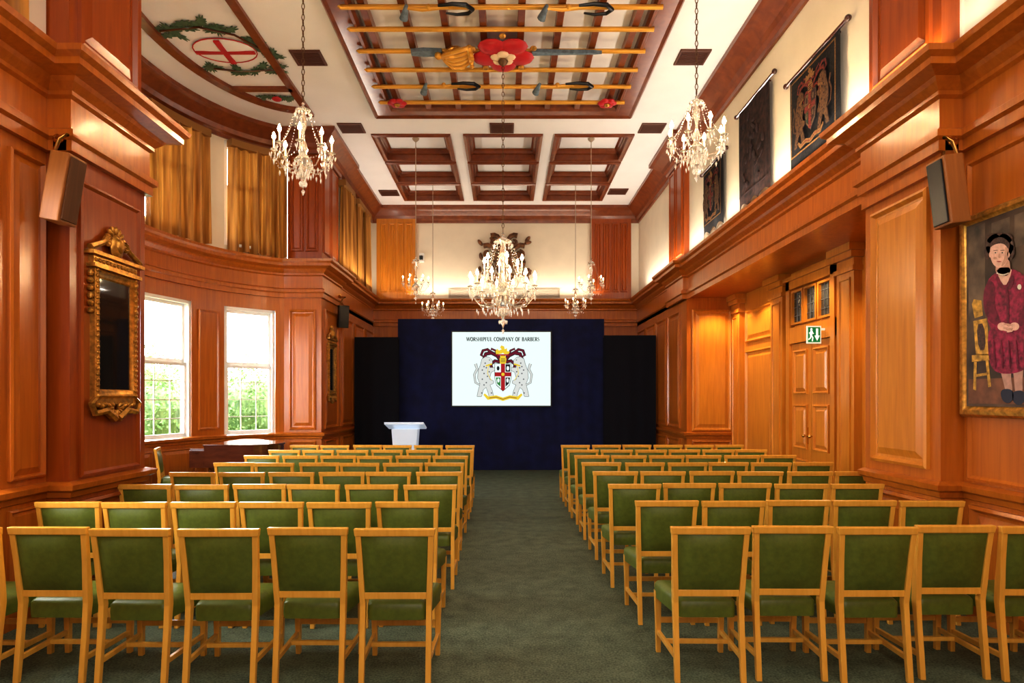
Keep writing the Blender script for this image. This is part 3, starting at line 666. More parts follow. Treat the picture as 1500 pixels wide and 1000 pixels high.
fin(m,'oak_leaves',[LEAF],parent=E)
m=MB(); m.tube([(-.66,-.54,-.02),(-.1,-.63,-.02),(.3,-.45,-.02),(.6,0,-.02),(.53,.45,-.02),(0,.5,-.02),(-.38,.42,-.02)],.014,6)
fin(m,'branch',[DARKW],parent=E,smooth=True)
m=MB(); m.ell((0,-.05,-.01),.44,.31,.03,su=24); fin(m,'shield',[WHITE],parent=E,smooth=True)
m=MB(); m.ppoly(pzc,[(-.42,-.075),(.42,-.075),(.42,-.015),(-.42,-.015)],.03,.05); m.ppoly(pzc,[(-.04,-.34),(.04,-.34),(.04,.24),(-.04,.24)],.03,.052); m.tube([(.44*math.cos(t/24*6.2832),-.05+.31*math.sin(t/24*6.2832),-.015) for t in range(25)],.008,6); fin(m,'cross',[REDP],parent=E)
m=MB(); leafpatch(m,0,0,10,.3,.1,.09); m.ell((0,0,-.03),.08,.08,.03,1)
fin(m,'ceiling_flourish',[LEAF,REDP],loc=(-3.75,10.28,6.58),label='small painted leaf and rose spray in ceiling corner',cat='ceiling ornament')
# vents
for px,py in ((735,187),(515,187),(955,187),(452,84),(1014,83),(570,282),(905,280)):
    x,y=uz(px,py,ZC); m=MB(); pp_=PL((x,y,ZC),(1,0,0),(0,1,0),(0,0,-1))
    m.nested(pp_,-.22,.22,-.2,.2,[(0,0),(0,.02),(.03,.025),(.04,.008)],0,capm=1)
    for k in range(9): m.pbox(pp_,-.18,.18,-.16+k*.036,-.145+k*.036,.008,.02,0)
    fin(m,'ceiling_vent',[BROWN,VENT],label='brown slatted ceiling vent grille',cat='vent',group='ceiling vents')
# ------------------------------------------------------------ chandeliers
def chandelier(x,y,zt,zb,R,n_out,n_in,zc,label,chain=True,bulb=None,grp='crystal chandeliers'):
    H=zt-zb; root=ob('chandelier',None,loc=(x,y,zt),label=label,cat='chandelier',group=grp); bulb=bulb or BULB
    m=MB(); Lc=zc-zt
    if chain:
        nl=int(Lc/.06)
        for k in range(nl):
            z=.03+k*Lc/nl; pts=[]
            for q in range(7):
                t=q/6*6.2832; a=.016*math.cos(t); b_=.036*math.sin(t)
                pts.append((a,0,z+b_) if k%2 else (0,a,z+b_))
            m.tube(pts,.005,4)
    else: m.tube([(0,0,0),(0,0,Lc)],.008,6)
    m.lathe([(0,Lc),(.07,Lc),(.06,Lc-.03),(.015,Lc-.07),(0,Lc-.07)],(0,0,0),12)
    fin(m,'chain',[CHAIN if chain else ROPE],parent=root,smooth=True)
    m=MB(); pr=[(0,0),(.06,-.02),(.03,-.05),(.26,-.09),(.28,-.10),(.05,-.12),(.10,-.20),(.14,-.26),(.06,-.34),(.05,-.42),(.12,-.47),(.17,-.53),(.08,-.58),(.30,-.66),(.33,-.67),(.12,-.72),(.16,-.78),(.12,-.84),(.04,-.88),(.07,-.93),(0,-1)]
    m.lathe([(a*R,b_*H) for a,b_ in pr],(0,0,0),16); fin(m,'stem',[GLASSY],parent=root,smooth=True)
    cr=MB(); ch=.10 if R>.27 else .05; s=1 if R>.27 else .6
    for tier,(nn,rr,z0) in enumerate(((n_out,R,-.70),(n_in,R*.6,-.52))):
        for k in range(nn):
            a=2*math.pi*(k+.5*tier)/nn+.2; ca,sa=math.cos(a),math.sin(a)
            def P(r_,z): return (r_*ca,r_*sa,z*H)
            arm=MB(); arm.tube([P(rr*.1,z0),P(rr*.35,z0-.07),P(rr*.7,z0-.06),P(rr*.93,z0+.03),P(rr,z0+.12)],[.009*s,.008*s,.008*s,.007*s,.006*s],6)
            zt_=(z0+.12)*H
            arm.lathe([(0,zt_-.01),(.04*s,zt_+.012),(.045*s,zt_+.016),(.02*s,zt_+.012),(.018*s,zt_+.03),(0,zt_+.03)],(rr*ca,rr*sa,0),10)
            ao=fin(arm,'arm',[GLASSY],parent=root,smooth=True)
            c=MB(); c.lathe([(0,0),(.010*s,0),(.010*s,ch),(0,ch)],(rr*ca,rr*sa,zt_+.03),8); fin(c,'candle_tube',[CANDLE],parent=ao,smooth=True)
            c=MB(); c.lathe([(0,0),(.016*s,.008*s),(.022*s,.028*s),(.011*s,.060*s),(0,.085*s)],(rr*ca,rr*sa,zt_+.03+ch),8); fin(c,'flame_bulb',[bulb],parent=ao,smooth=True)
            for q in range(7):
                b_=q*math.pi/3.5; ln=random.uniform(.045,.08)*s
                cr.octa((rr*ca+.044*s*math.cos(b_),rr*sa+.044*s*math.sin(b_),zt_-.02*s-ln*.3),.009*s,ln)
            cr.octa((rr*ca,rr*sa,zt_-.10*s),.015*s,.10*s)
            for q in range(1,19):
                f=q/19; zz=(-.10+( (z0+.12)+.10)*f)*H-.22*H*math.sin(math.pi*f)*.35; r_=R*.28+(rr-R*.28)*f
                cr.octa((r_*ca,r_*sa,zz),.0075*s,.018*s)
            for q in range(1,8):
                f=q/8; aa=a+f*2*math.pi/nn; rb=rr*(1-.06*math.sin(math.pi*f)); cr.octa((rb*math.cos(aa),rb*math.sin(aa),zt_-.05*s-.09*s*math.sin(math.pi*f)),.0075*s,.018*s)
            for q in (.35,.6,.8): cr.octa((rr*q*ca,rr*q*sa,(z0-.10)*H-.02),.012*s,.07*s)
    for k in range(14):
        a=2*math.pi*k/14
        for r_,z,l in ((.28,-.115,.06),(.33,-.69,.09),(.2,-.80,.08),(.12,-.9,.06)):
            cr.octa((r_*R*math.cos(a),r_*R*math.sin(a),z*H-.03*s),.011*s,l*s)
    cr.octa((0,0,-1.0*H-.02),.022*s,.08*s)
    fin(cr,'crystal_drops',[CRYST],parent=root,kind='stuff')
chandelier(-.03,RY,3.95,2.60,.46,12,6,6.33,'large lit crystal chandelier hanging from the red rose')
chandelier(-2.26,7.0,4.95,3.97,.31,8,0,ZC,'lit crystal chandelier on a long chain near the bay')
chandelier(2.14,7.0,5.03,4.12,.30,8,0,ZC,'lit crystal chandelier on a long chain near tapestries')
for px,Y,zt,zb in ((609,12.4,4.45,3.55),(634,14.9,4.2,3.5),(866,12.4,4.4,3.55),(843,14.9,4.3,3.55)):
    chandelier((px-740)*Y/F,Y,zt,zb,.25,6,0,CT,'small crystal chandelier hanging on a thin cord',chain=False,bulb=BULBS,grp='small crystal chandeliers')
# ------------------------------------------------------------ mirrors
def mirror(pl,cx,z0,z1,wd,label):
    r_=ob('gilt_mirror',None,label=label,cat='mirror',group='gilt mirrors'); o=pl.p(cx,z0,0); r_.location=o
    q=PL((0,0,0),pl.u,pl.v,pl.n); H=z1-z0; h0=.14*H; h1=.76*H; hw=wd*.40
    m=MB(); m.nested(q,-hw+.07,hw-.07,h0+.07,h1-.07,[(0,.02),(.0,.035)],0); fin(m,'glass',[MIRROR],parent=r_)
    m=MB(); m.nested(q,-hw,hw,h0,h1,[(0,0),(0,.05),(.02,.07),(.04,.055),(.06,.05),(.075,.036)],0,cap=False)
    for k in range(24):
        z=h0+.02+(h1-h0-.04)*k/23
        for s in (-1,1): m.pell(q,s*(hw-.02),z,.020,.02,.06,.015,su=6,ang=k)
    fin(m,'frame',[GOLD],parent=r_,smooth=True)
    m=MB()
    m.pbox(q,-wd*.46,wd*.46,h1,h1+.03,0,.08); m.pbox(q,-wd*.42,wd*.42,h1+.03,h1+.10,0,.05); m.pbox(q,-wd*.5,wd*.5,h1+.10,h1+.13,0,.09)
    for k in range(12): m.pell(q,-wd*.38+wd*.76*k/11,h1+.065,.02,.02,.05,.015,su=6)
    for s in (-1,1):
        pts=[]
        for k in range(19):
            t=k/18
            if t<.5: a=wd*(.48-.5*t); b_=h1+.15+.6*t*.25*H/1.6
            else:
                u=(t-.5)*2; th=u*5.5; rr=.055*(1-u*.7); a=wd*.23-.05+rr*math.sin(th); b_=h1+.15+.13-rr*(1-math.cos(th))*.9
            pts.append(q.p(s*a,b_,.05))
        m.tube(pts,[.028-.012*k/18 for k in range(19)],6)
        for k in range(6): m.pell(q,s*(hw+.025),h1-.05-k*.06,.024,.03,.03,.025,su=6,ang=k)
    m.pell(q,0,h1+.22,.08,.11,.05,.04); m.pell(q,0,h1+.23,.045,.065,.08,.03)
    for k in range(9):
        a=math.pi*k/8; m.pell(q,.10*math.cos(a),h1+.25+.11*math.sin(a),.04,.02,.04,.025,ang=a,su=8)
    fin(m,'carved_crest',[GOLD],parent=r_,smooth=True)
    m=MB()
    for s in (-1,1):
        m.tube([q.p(s*.02,h0-.16*H/1.6,.05),q.p(s*wd*.2,h0-.10,.05),q.p(s*wd*.4,h0-.12,.05),q.p(s*wd*.46,h0-.04,.05),q.p(s*wd*.38,h0,.05)],[.035,.03,.026,.026,.02],6)
        for k in range(5): m.pell(q,s*(.06+k*.045),h0-.05-.01*(k%2),.035,.025,.04,.03,ang=s*.5,su=8)
    m.pbox(q,-hw,hw,h0-.05,h0,0,.05)
    for k in range(7):
        a=math.pi+math.pi*k/6; m.pell(q,.07*math.cos(a),h0-.08+.06*math.sin(a),.045,.02,.04,.025,ang=a,su=8)
    fin(m,'carved_base',[GOLD],parent=r_,smooth=True)
mirror(plL(-3.34,4.8),.50,1.40,3.10,.70,'ornate gilt mirror with scrolled pediment on wooden pier')
mirror(plL(-3.45,11.75),.55,1.50,3.05,.62,'narrow ornate gilt mirror on a panelled wall')
# ------------------------------------------------------------ speakers
def speaker(x,y,z,rot,tilt,label,sx,mats,wdt=.20,h=.50,d=.14,arm=True):
    r_=ob('wall_speaker',None,loc=(x,y,z),label=label,cat='speaker')
    m=MB(); m.box(-wdt/2,wdt/2,-d/2,d/2,-h/2,h/2); me=m.mesh('cabinet',[mats[0]],False,.01); o=ob('cabinet',me,parent=r_); o.rotation_euler=(tilt,0,rot)
    m=MB(); m.box(-wdt/2+.02,wdt/2-.02,-d/2-.015,-d/2,-h/2+.02,h/2-.02); me=m.mesh('grille',[mats[1]],False,.004); g=ob('grille',me,parent=r_); g.rotation_euler=(tilt,0,rot)
    if arm:
        m=MB(); m.tube([(sx*.06,.0,.0),(sx*.11,.0,.12),(sx*.04,-.03,.28),(sx*.0,-.04,.36),(-sx*.05,-.03,.39),(sx*.12,.10,.42)],[.016,.014,.013,.013,.013,.016],8); m.ell((sx*.12,.12,.42),.04,.04,.04); m.pbox(PL((sx*.12,.16,.36),(1,0,0),(0,0,1),(0,-1,0)),-.05,.05,-.06,.12,0,.03)
        m.tube([(sx*.12,.14,.42),(sx*.12,.25,.42)],.02,8)
        fin(m,'bracket',[BRASS],parent=r_,smooth=True)
SPKW=wood('speaker_wood',(.28,.10,.022),(.42,.16,.035),rough=.5,coat=0)
SPKB=wood('speaker_cloth',(.10,.04,.012),(.15,.06,.018),rough=.8,coat=0)
speaker(-3.26,4.62,3.18,math.radians(90),.17,'brown wooden box speaker on a brass wall bracket',-1,(SPKW,SPKB))
speaker(3.27,4.62,3.16,math.radians(-92),.12,'brown wooden box speaker on a brass wall bracket',1,(SPKW,BLACK))
speaker(-3.3,12.75,3.3,.5,.15,'small black speaker on a panelled wall',-1,(BLACK,BLACK),wdt=.2,h=.45,d=.16,arm=True)
# ------------------------------------------------------------ banners
CL1=mat('tapestry_dark',(.010,.008,.009),.95,var=.6,scale=35,bump=.3); CL2=mat('tapestry_brown',(.030,.011,.008),.95,var=.9,scale=14,bump=.3)
T_G=mat('thread_gold',(.17,.085,.022),.85,var=.5,scale=50); T_R=mat('thread_red',(.14,.02,.012),.85,var=.5,scale=50); T_B=mat('thread_cream',(.10,.06,.03),.85,var=.5,scale=50); T_D=mat('thread_dark',(.03,.012,.012),.9)
T_N=mat('thread_green',(.02,.04,.02),.8); T_Q=mat('thread_bronze',(.085,.038,.012),.85,var=.6,scale=40)
def banner(yf,yn,zt,zb,cl,label,rich,X=3.5):
    pl=plR(X,yf); W=yf-yn
    r_=ob('tapestry',None,loc=(X,yf,zb),label=label,cat='tapestry',group='hanging tapestries'); q=PL((0,0,-zb),pl.u,pl.v,pl.n)
    H=zt-zb
    m=MB(); N=40;K=14;pts=[]
    def dep(a,b_): return .06+.014*math.sin(a*11+b_*1.3)*(1-(b_-zb)/H*.7)
    for i in range(N+1):
        a=W*i/N; zbb=zb+.07*abs(math.sin(math.pi*3*i/N))
        for j in range(K): b_=zbb+(zt-zbb)*j/(K-1); pts.append(q.p(a,b_,dep(a,b_)))
    m.add(pts,[(i*K+j,(i+1)*K+j,(i+1)*K+j+1,i*K+j+1) for i in range(N) for j in range(K-1)])
    fin(m,'cloth',[cl],parent=r_,smooth=True)
    m=MB(); m.tube([q.p(-.12,zt,.055),q.p(W+.12,zt,.055)],.02,8); m.ell(q.p(-.13,zt,.055),.035,.035,.035); m.ell(q.p(W+.13,zt,.055),.035,.035,.035)
    for k in range(5): a=W*(k+.5)/5; m.tube([q.p(a,zt,.055),q.p(a,zt,0)],.012,5)
    fin(m,'rod',[DARKW],parent=r_,smooth=True)
    m=MB(); 
    m.ribbon(q,[(.07,zb+.18),(.07,zt-.08),],.02,.08,3); m.ribbon(q,[(W-.07,zb+.18),(W-.07,zt-.08)],.02,.08,3); m.ribbon(q,[(.06,zt-.09),(W-.06,zt-.09)],.02,.081,3); m.ribbon(q,[(.06,zb+.19),(W-.06,zb+.19)],.02,.081,3)
    if rich: arms(m,q,W/2,(zt+zb)/2+.03,min(W,.85*H)*.88,.08,IX,.003)
    else:
        for k in range(30):
            a=random.uniform(.18,W-.18); b_=random.uniform(zb+.3,zt-.2); m.pell(q,a,b_,random.uniform(.03,.08),random.uniform(.02,.05),.075,.010,random.choice([0,0,2,0]),ang=random.random()*3)
    fin(m,'embroidery',[T_D,T_R,T_R,T_G,T_Q,T_B,T_N,T_D] if rich else [T_D,T_D,CL2,T_D,T_D,T_D,T_D,T_D],parent=r_)
    m=MB(); m.ribbon(q,[(0,zt-.01),(W,zt-.01)],.02,.06,0)
    for k in range(60):
        a=W*(k+.5)/60; zz=zb+.07*abs(math.sin(math.pi*3*(k+.5)/60)); m.ribbon(q,[(a,zz+.01),(a,zz-.05)],.008,.06,0)
    fin(m,'fringe',[T_G],parent=r_,kind='stuff')
banner(7.55,6.42,5.46,4.30,CL1,'dark tapestry with gold and red coat of arms',True)
banner(9.2,8.14,5.82,4.36,CL2,'faded brown tapestry with worn floral pattern',False)
banner(10.85,9.88,5.54,4.40,CL1,'dark tapestry with red and gold heraldic figures',True)
# ------------------------------------------------------------ portrait
py0=4.76; q0=plR(3.45,py0)
def pq(pts,X=3.45): return [(py0-ux(a,b_,X)[0],ux(a,b_,X)[1]) for a,b_ in pts]
PT=ob('portrait_painting',None,label='gilt framed portrait of a woman in maroon suit',cat='painting')
m=MB(); m.nested(plR(3.52,py0),0,1.5,1.50,3.0,[(0,0),(0,.05),(.02,.08),(.05,.085),(.075,.06),(.09,.055),(.10,.05)],0,cap=False); fin(m,'frame',[GOLD],parent=PT,smooth=True)
P_BG=mat('paint_backdrop',(.085,.048,.024),.6,var=.7,scale=3.5); P_FL=mat('paint_floor',(.18,.07,.03),.6,var=.4,scale=9); P_CL=mat('paint_maroon',(.25,.008,.042),.6,var=.65,scale=30)
P_CD=mat('paint_maroon_dark',(.15,.004,.025),.6,var=.5,scale=26); P_SK=mat('paint_skin',(.74,.45,.33),.6,var=.14,scale=34); P_HR=mat('paint_hair',(.07,.030,.018),.6,var=.6,scale=60); P_SH=mat('paint_shoe',(.01,.012,.03),.5); P_LG=mat('paint_stocking',(.46,.26,.19),.6,var=.2,scale=20)
P_WH=mat('paint_pearl',(.7,.62,.5),.5); P_YL=mat('paint_gold',(.50,.28,.04),.6,var=.6,scale=20); P_LP=mat('paint_lip',(.4,.07,.06),.5); P_TL=mat('paint_dim_brown',(.12,.078,.046),.6,var=.7,scale=6)
P_SD=mat('paint_skin_shade',(.56,.31,.21),.6,var=.14,scale=30)
m=MB(); m.pbox(q0,.08,1.42,1.58,2.92,-.02,0,0); m.pbox(q0,.1,1.4,1.6,1.78,.0,.001,1)
m.pbox(q0,.10,.26,2.2,2.9,0,.001,2)
for k in range(4): m.pbox(q0,.32+.2*k,.48+.2*k,2.66,2.88,0,.001,2)
fin(m,'canvas',[P_BG,P_FL,P_TL],parent=PT)
fg=MB()
def smoothp(pts,n_=2):
    for _ in range(n_):
        o=[]
        for i in range(len(pts)):
            a=pts[i]; b_=pts[(i+1)%len(pts)]
            o+=[(a[0]*.75+b_[0]*.25,a[1]*.75+b_[1]*.25),(a[0]*.25+b_[0]*.75,a[1]*.25+b_[1]*.75)]
        pts=o
    return pts
def fp(pts,l,mi,sm=2): 
    c=.002+l*.0012; P=pq(smoothp(pts,sm)); fg.ppoly(q0,P,c-.001,c,mi)
def fe(px,py,rx,ry,l,mi):
    fp([(px+rx*math.cos(t*math.pi/9),py+ry*math.sin(t*math.pi/9)) for t in range(18)],l,mi,0)
for pts in ([(1424,445),(1427,438),(1438,440),(1440,462),(1428,466)],[(1426,470),(1446,466),(1450,520),(1430,520)],[(1424,520),(1449,518),(1452,527),(1424,530)],[(1427,530),(1431,530),(1430,572),(1426,570)],[(1444,527),(1448,527),(1452,566),(1448,567)],[(1430,548),(1448,545),(1448,549),(1430,552)]): fp(pts,0,5,0)
fp([(1431,475),(1442,473),(1445,512),(1434,513)],1,2,1)
fp([(1464,535),(1483,535),(1481,552),(1485,575),(1475,578),(1469,554)],1,7); fp([(1483,530),(1502,528),(1498,554),(1499,577),(1488,579),(1486,554)],1,7)
fp([(1466,570),(1483,569),(1487,582),(1478,592),(1468,586)],2,4); fp([(1483,573),(1501,571),(1504,585),(1494,595),(1484,588)],2,4)
fp([(1450,474),(1506,470),(1514,500),(1510,534),(1494,546),(1468,548),(1452,540),(1447,506)],2,0)
fp([(1446,412),(1456,402),(1466,394),(1484,393),(1496,399),(1507,408),(1512,430),(1508,480),(1478,490),(1450,484),(1446,450)],3,0)
fp([(1441,428),(1450,408),(1460,418),(1458,450),(1468,470),(1458,478),(1443,460)],4,8); fp([(1500,406),(1512,416),(1518,450),(1502,480),(1490,474),(1502,450)],4,8)
fp([(1474,404),(1480,430),(1480,486),(1476,486),(1476,430),(1470,404)],5,8)
fp([(1462,402),(1469,412),(1475,424),(1468,424),(1460,410)],5,8); fp([(1484,401),(1480,412),(1477,424),(1483,424),(1488,408)],5,8)
for a in range(5): fp([(1456+a*11,498),(1458+a*11,498),(1461+a*11,540),(1458+a*11,540)],5,8,1)
fp([(1461,392),(1485,391),(1481,408),(1474,420),(1466,409)],6,1,1)
fe(1470,478,7,6,6,1); fe(1488,478,7,6,6,1)
for k in range(4): fp([(1472+0*k,473+3*k),(1482+k*.5,474+3*k),(1482+k*.5,476.4+3*k),(1472,475.6+3*k)],7,1 if k%2 else 10,1); fp([(1486,474+3*k),(1478-k*.3,476+3*k),(1478-k*.3,478+3*k),(1486,476.5+3*k)],8,1 if k%2 else 10,1)
fp([(1461,376),(1480,376),(1483,404),(1460,404)],6,10,1)
fe(1466,360,21,19,5,2); fe(1449,370,6,10,5,2); fe(1482,368,6,11,5,2); fe(1456,349,10,8,5,2); fe(1475,349,10,8,5,2)
fp([(1452,366),(1455,355),(1466,351),(1477,355),(1480,366),(1479,379),(1474,389),(1466,393),(1458,389),(1453,379)],7,1); fe(1453,373,2,4,8,1); fe(1479.5,373,2,4,8,1)
fp([(1475,360),(1480,366),(1479,378),(1473,388),(1468,391),(1473,380),(1475,370)],8,10)
fe(1460,378,2.6,2,8,10)
fp([(1451,364),(1456,350),(1470,346),(1482,355),(1481,367),(1474,356),(1460,357)],9,2)
for x in (1461,1471): fe(x,370,2.0,1.0,9,9); fe(x,370,1.0,1.0,10,2); fp([(x-3,366.3),(x+3,365.8),(x+3,366.6),(x-3,367)],9,2,0)
fp([(1465.5,371),(1467,371),(1468.3,377.5),(1464.7,378)],9,10,1); fp([(1461.5,382.8),(1466,381.8),(1470.5,382.8),(1466,384.3)],9,6,1)
for k in range(7): fe(1463.5+k*2.6,400+2.5*math.sin(k/6*3.14),1.2,1.2,9,9)
fe(1496,420,3,4,9,9)
fin(fg,'figure',[P_CL,P_SK,P_HR,BLACK,P_SH,P_YL,P_LP,P_LG,P_CD,P_WH,P_SD],parent=PT)
# ------------------------------------------------------------ doors
p=plR(4.4,9.62)
m=MB(); W_=1.42
for a0,a1 in ((0,.11),(W_-.11,W_)): m.pbox(p,a0,a1,0,3.4,0,.09,0)
m.pbox(p,0,W_,2.46,2.70,0,.08,0); m.pbox(p,0,W_,3.28,3.4,0,.09,0); m.pbox(p,-.03,W_+.03,3.4,3.46,0,.13,0)
for k in (0,1):
    a=.11+k*.6; m.pbox(p,a+.004,a+.596,0.01,2.45,0,.045,0)
    pp2=PL(p.o+p.n*.045,p.u,p.v,p.n)
    for b0,b1 in ((.15,.75),(.9,1.55),(1.7,2.35)): m.nested(pp2,a+.09,a+.51,b0,b1,[(0,0),(0,.025),(.02,.03),(.04,.0),(.09,.025)],0)
dr=struct(m,'door_1',[LITE])
for k in (.62,.80):
    m=MB(); m.pbox(p,k-.015,k+.015,.98,1.22,.045,.055); m.tube([p.p(k,1.1,.05),p.p(k,1.1,.1)],.009,6); m.ell(p.p(k,1.1,.11),.025,.025,.025); fin(m,'handle',[BRASS],parent=dr,smooth=True)
LEAD=mat('lead_glass',(.05,.05,.045),.15,var=.5,scale=12)
m=MB()
for k in range(3):
    a=.13+k*.40; m.nested(p,a,a+.36,2.74,3.25,[(0,.02),(0,.07),(.03,.07),(.035,.03)],0,capm=1)
    for j in range(1,4): m.pbox(p,a+.03,a+.33,2.74+j*.128,2.745+j*.128,.03,.04,2)
    for j in range(1,3): m.pbox(p,a+.03+j*.1,a+.035+j*.1,2.76,3.22,.03,.04,2)
struct(m,'window_20',[LITE,LEAD,GREY])
S_=ob('exit_sign',None,label='green and white emergency exit sign above double doors',cat='sign')
ys_=8.45
sx0,sz0=uy(1182,503,ys_); sx1,sz1=uy(1203,477,ys_)
q=plB(ys_); m=MB(); m.pbox(q,sx0,sx1,sz0,sz1,-.02,0,0); m.pbox(q,sx1,4.36,sz1-.06,sz1-.03,-.015,-.005,0); fin(m,'board',[mat('sign_white',(.85,.9,.85),.5,emit=(.8,1,.85),es=.3)],parent=S_)
m=MB(); wS=sx1-sx0; hS=sz1-sz0; X=lambda f:sx0+wS*f; Z=lambda f:sz0+hS*f
m.ppoly(q,[(X(.08),Z(.08)),(X(.92),Z(.08)),(X(.92),Z(.92)),(X(.08),Z(.92))],0,.003,0)
m.ppoly(q,[(X(.70),Z(.15)),(X(.88),Z(.45)),(X(.77),Z(.45)),(X(.77),Z(.85)),(X(.63),Z(.85)),(X(.63),Z(.45)),(X(.52),Z(.45))],.003,.006,1)
m.pell(q,X(.30),Z(.80),wS*.08,hS*.07,.004,.003,1)
m.ribbon(q,[(X(.31),Z(.72)),(X(.27),Z(.45))],wS*.16,.006,1); m.ribbon(q,[(X(.27),Z(.47)),(X(.40),Z(.33)),(X(.36),Z(.13))],wS*.09,.006,1); m.ribbon(q,[(X(.27),Z(.45)),(X(.22),Z(.3)),(X(.1),Z(.22))],wS*.09,.006,1); m.ribbon(q,[(X(.3),Z(.67)),(X(.46),Z(.55))],wS*.07,.006,1); m.ribbon(q,[(X(.3),Z(.67)),(X(.14),Z(.57))],wS*.07,.006,1)
fin(m,'pictogram',[mat('sign_green',(.0,.22,.07),.5,emit=(0,.4,.12),es=.2),mat('sign_mark',(.9,.95,.9),.5,emit=(1,1,1),es=.5)],parent=S_)
# ------------------------------------------------------------ back wall crest, grille, camera
m=MB(); q=plB(16.4); cx,cz=-.03,5.22
m.ppoly(q,[(cx-.24,cz+.2),(cx+.24,cz+.2),(cx+.24,cz-.12),(cx+.15,cz-.34),(cx,cz-.45),(cx-.15,cz-.34),(cx-.24,cz-.12)],0,.1)
m.pell(q,cx,cz,.15,.2,.1,.06)
for s in (-1,1):
    for cxx,czz,r0 in ((.42,.2,.22),(.45,-.25,.2),(.25,.5,.18),(.18,-.52,.14)):
        pts=[q.p(cx+s*(cxx+r0*(1-k/16)*math.cos(k*.55+1)),cz+czz+r0*(1-k/16)*math.sin(k*.55+1),.08) for k in range(14)]
        m.tube(pts,[.07-.003*k for k in range(14)],6)
    for k in range(18): a=random.uniform(.12,.66); b_=random.uniform(-.58,.6); m.pell(q,cx+s*a,cz+b_,.1,.05,.06,.05,ang=random.random()*3)
m.pell(q,cx,cz+.42,.17,.17,.09,.08); m.pbox(q,cx-.2,cx+.2,cz+.24,cz+.3,0,.12)
fin(m,'carved_coat_of_arms',[mat('carved_dark_wood',(.16,.065,.022),.4,var=.7,scale=12)],smooth=True,label='dark carved wooden coat of arms on cream wall',cat='wall carving')
q=plB(16.39)
m=MB(); m.nested(q,-1.48,1.43,4.27,4.5,[(0,0),(0,.03),(.02,.03),(.03,.01)],0)
for k in range(5): m.pbox(q,-1.42,1.37,4.31+k*.035,4.325+k*.035,.01,.03,1)
fin(m,'air_grille',[mat('grille_paint',(.40,.34,.27),.6),mat('grille_slat',(.5,.45,.38),.6)],label='long pale slatted air grille above the cornice',cat='vent')
m=MB(); m.pbox(q,-2.24,-2.12,5.2,5.42,-.01,.08,0); m.pbox(q,-2.22,-2.14,5.24,5.33,.08,.2,1); m.tube([q.p(-2.18,5.28,.2),q.p(-2.18,5.26,.26)],.03,8,1)
fin(m,'security_camera',[WHITE,BLACK],label='small white wall camera unit on cream wall',cat='camera')
m=MB(); q=plR(3.51,4.4); m.nested(q,.0,.5,5.35,5.75,[(0,0),(0,.02),(.02,.02),(.03,.005)],0)
for k in range(8): m.pbox(q,.04,.46,5.40+k*.04,5.415+k*.04,.005,.02,0)
fin(m,'wall_vent',[GREY],label='grey slatted wall vent on cream plaster',cat='vent')
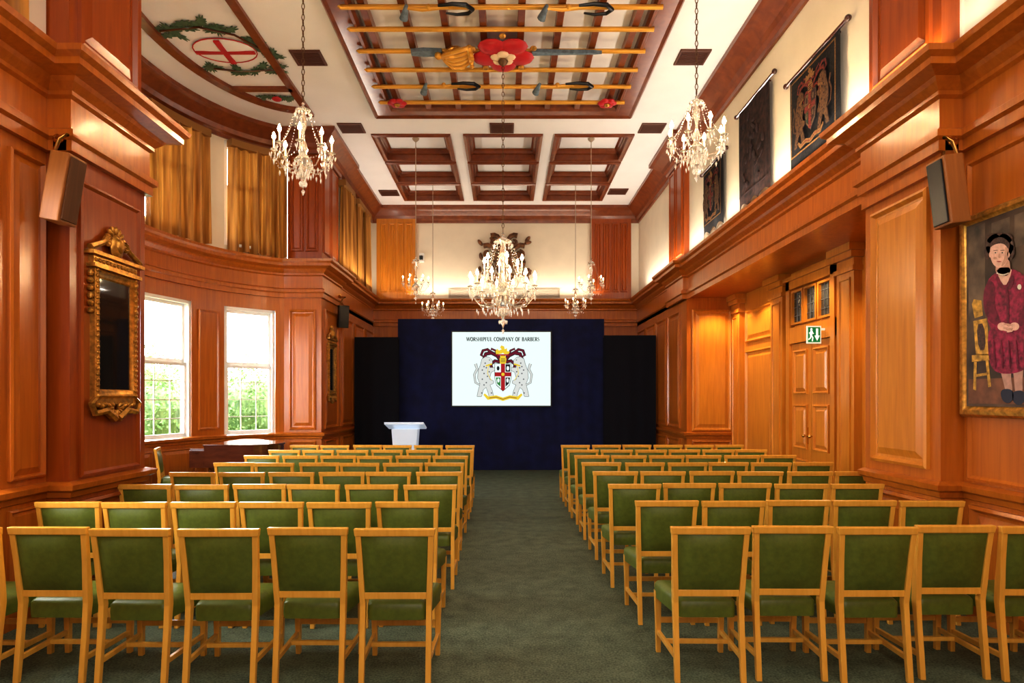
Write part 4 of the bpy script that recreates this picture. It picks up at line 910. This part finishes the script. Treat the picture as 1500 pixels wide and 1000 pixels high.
# ------------------------------------------------------------ outside greenery
for (x,y,z,s) in ((-8.7,15.4,1.05,1.45),(-7.6,18.9,1.2,1.6),(-11.8,19.5,1.6,2.1),(-9.6,9.0,1.0,1.5)):
    m=MB()
    for k in range(4200):
        a=random.random()*6.283; ph=math.acos(random.uniform(-1,1)); r_=s*random.uniform(.72,1.05)*(1+.12*math.sin(3*a+2*ph)+.08*math.sin(7*a))
        c=Vector((r_*math.cos(a)*math.sin(ph),r_*math.sin(a)*math.sin(ph),r_*math.cos(ph)*.9))
        if c.z+z<-.0: continue
        u=Vector((random.gauss(0,1),random.gauss(0,1),random.gauss(0,1))).normalized(); v=u.cross(Vector((random.gauss(0,1),random.gauss(0,1),.3))).normalized(); l=random.uniform(.035,.075)
        m.add([c-u*l,c+v*l*.5,c+u*l,c-v*l*.5],[(0,1,2,3)])
    m.ell((0,0,0),s*.70,s*.70,s*.62,1,12,8); m.tube([(0,0,-z),(0,0,0)],.1,8,1)
    fin(m,'garden_bush',[FOL,FOL],loc=(x,y,z),label='leafy green garden bush outside the bay window',cat='bush')
m=MB(); m.box(-24,-3.96,-6,26,-.3,-.12); struct(m,'ground',[mat('lawn',(.14,.20,.08),.9,var=.3,scale=5)])
# ------------------------------------------------------------ lights
W=bpy.data.worlds.new('World'); sc.world=W; W.use_nodes=True
bg=W.node_tree.nodes['Background']; bg.inputs[0].default_value=(.93,.96,1,1); bg.inputs[1].default_value=14.0
def area(loc,rot,sx,sy,e,c=(1,.92,.80),name='area'):
    l=bpy.data.lights.new(name,'AREA'); l.shape='RECTANGLE'; l.size=sx; l.size_y=sy; l.energy=e; l.color=c
    o=bpy.data.objects.new(name,l); o.location=loc; o.rotation_euler=rot; COL.objects.link(o); return o
area((0.4,2.2,6.5),(math.radians(20),0,0),4.5,3,140)  # unseen fill added below the near ceiling to brighten the room
area((0.6,-1.8,3.6),(math.radians(90),0,0),4.5,3.0,130)  # unseen front fill added behind the camera, aimed down the room
area((3.30,10,4.32),(math.radians(180),math.radians(-25),0),.12,11,95,(1,.92,.80))
area((-3.2,14,4.32),(math.radians(180),math.radians(25),0),.12,4,30,(1,.92,.80))
area((0,16.15,4.32),(math.radians(180),0,0),5,.12,25,(1,.88,.70))
for y in (6.9,8.6,10.4,11.4):
    l=bpy.data.lights.new('downlight','SPOT'); l.energy=60; l.spot_size=math.radians(120); l.spot_blend=.6; l.color=(1,.80,.52); l.shadow_soft_size=.04
    o=bpy.data.objects.new('downlight',l); o.location=(3.95,y,3.52); COL.objects.link(o)
vs=sc.view_settings
vs.view_transform='Standard'; vs.look='None'; vs.exposure=.62; vs.gamma=.80
# ------------------------------------------------------------ camera
cd=bpy.data.cameras.new('Camera'); cd.sensor_width=36; cd.lens=F/1500*36; cd.shift_x=10/1500; cd.shift_y=83/1500; cd.clip_start=.05
co=bpy.data.objects.new('Camera',cd); co.location=(0,0,CZ); co.rotation_euler=(math.pi/2,0,0); COL.objects.link(co); sc.camera=co
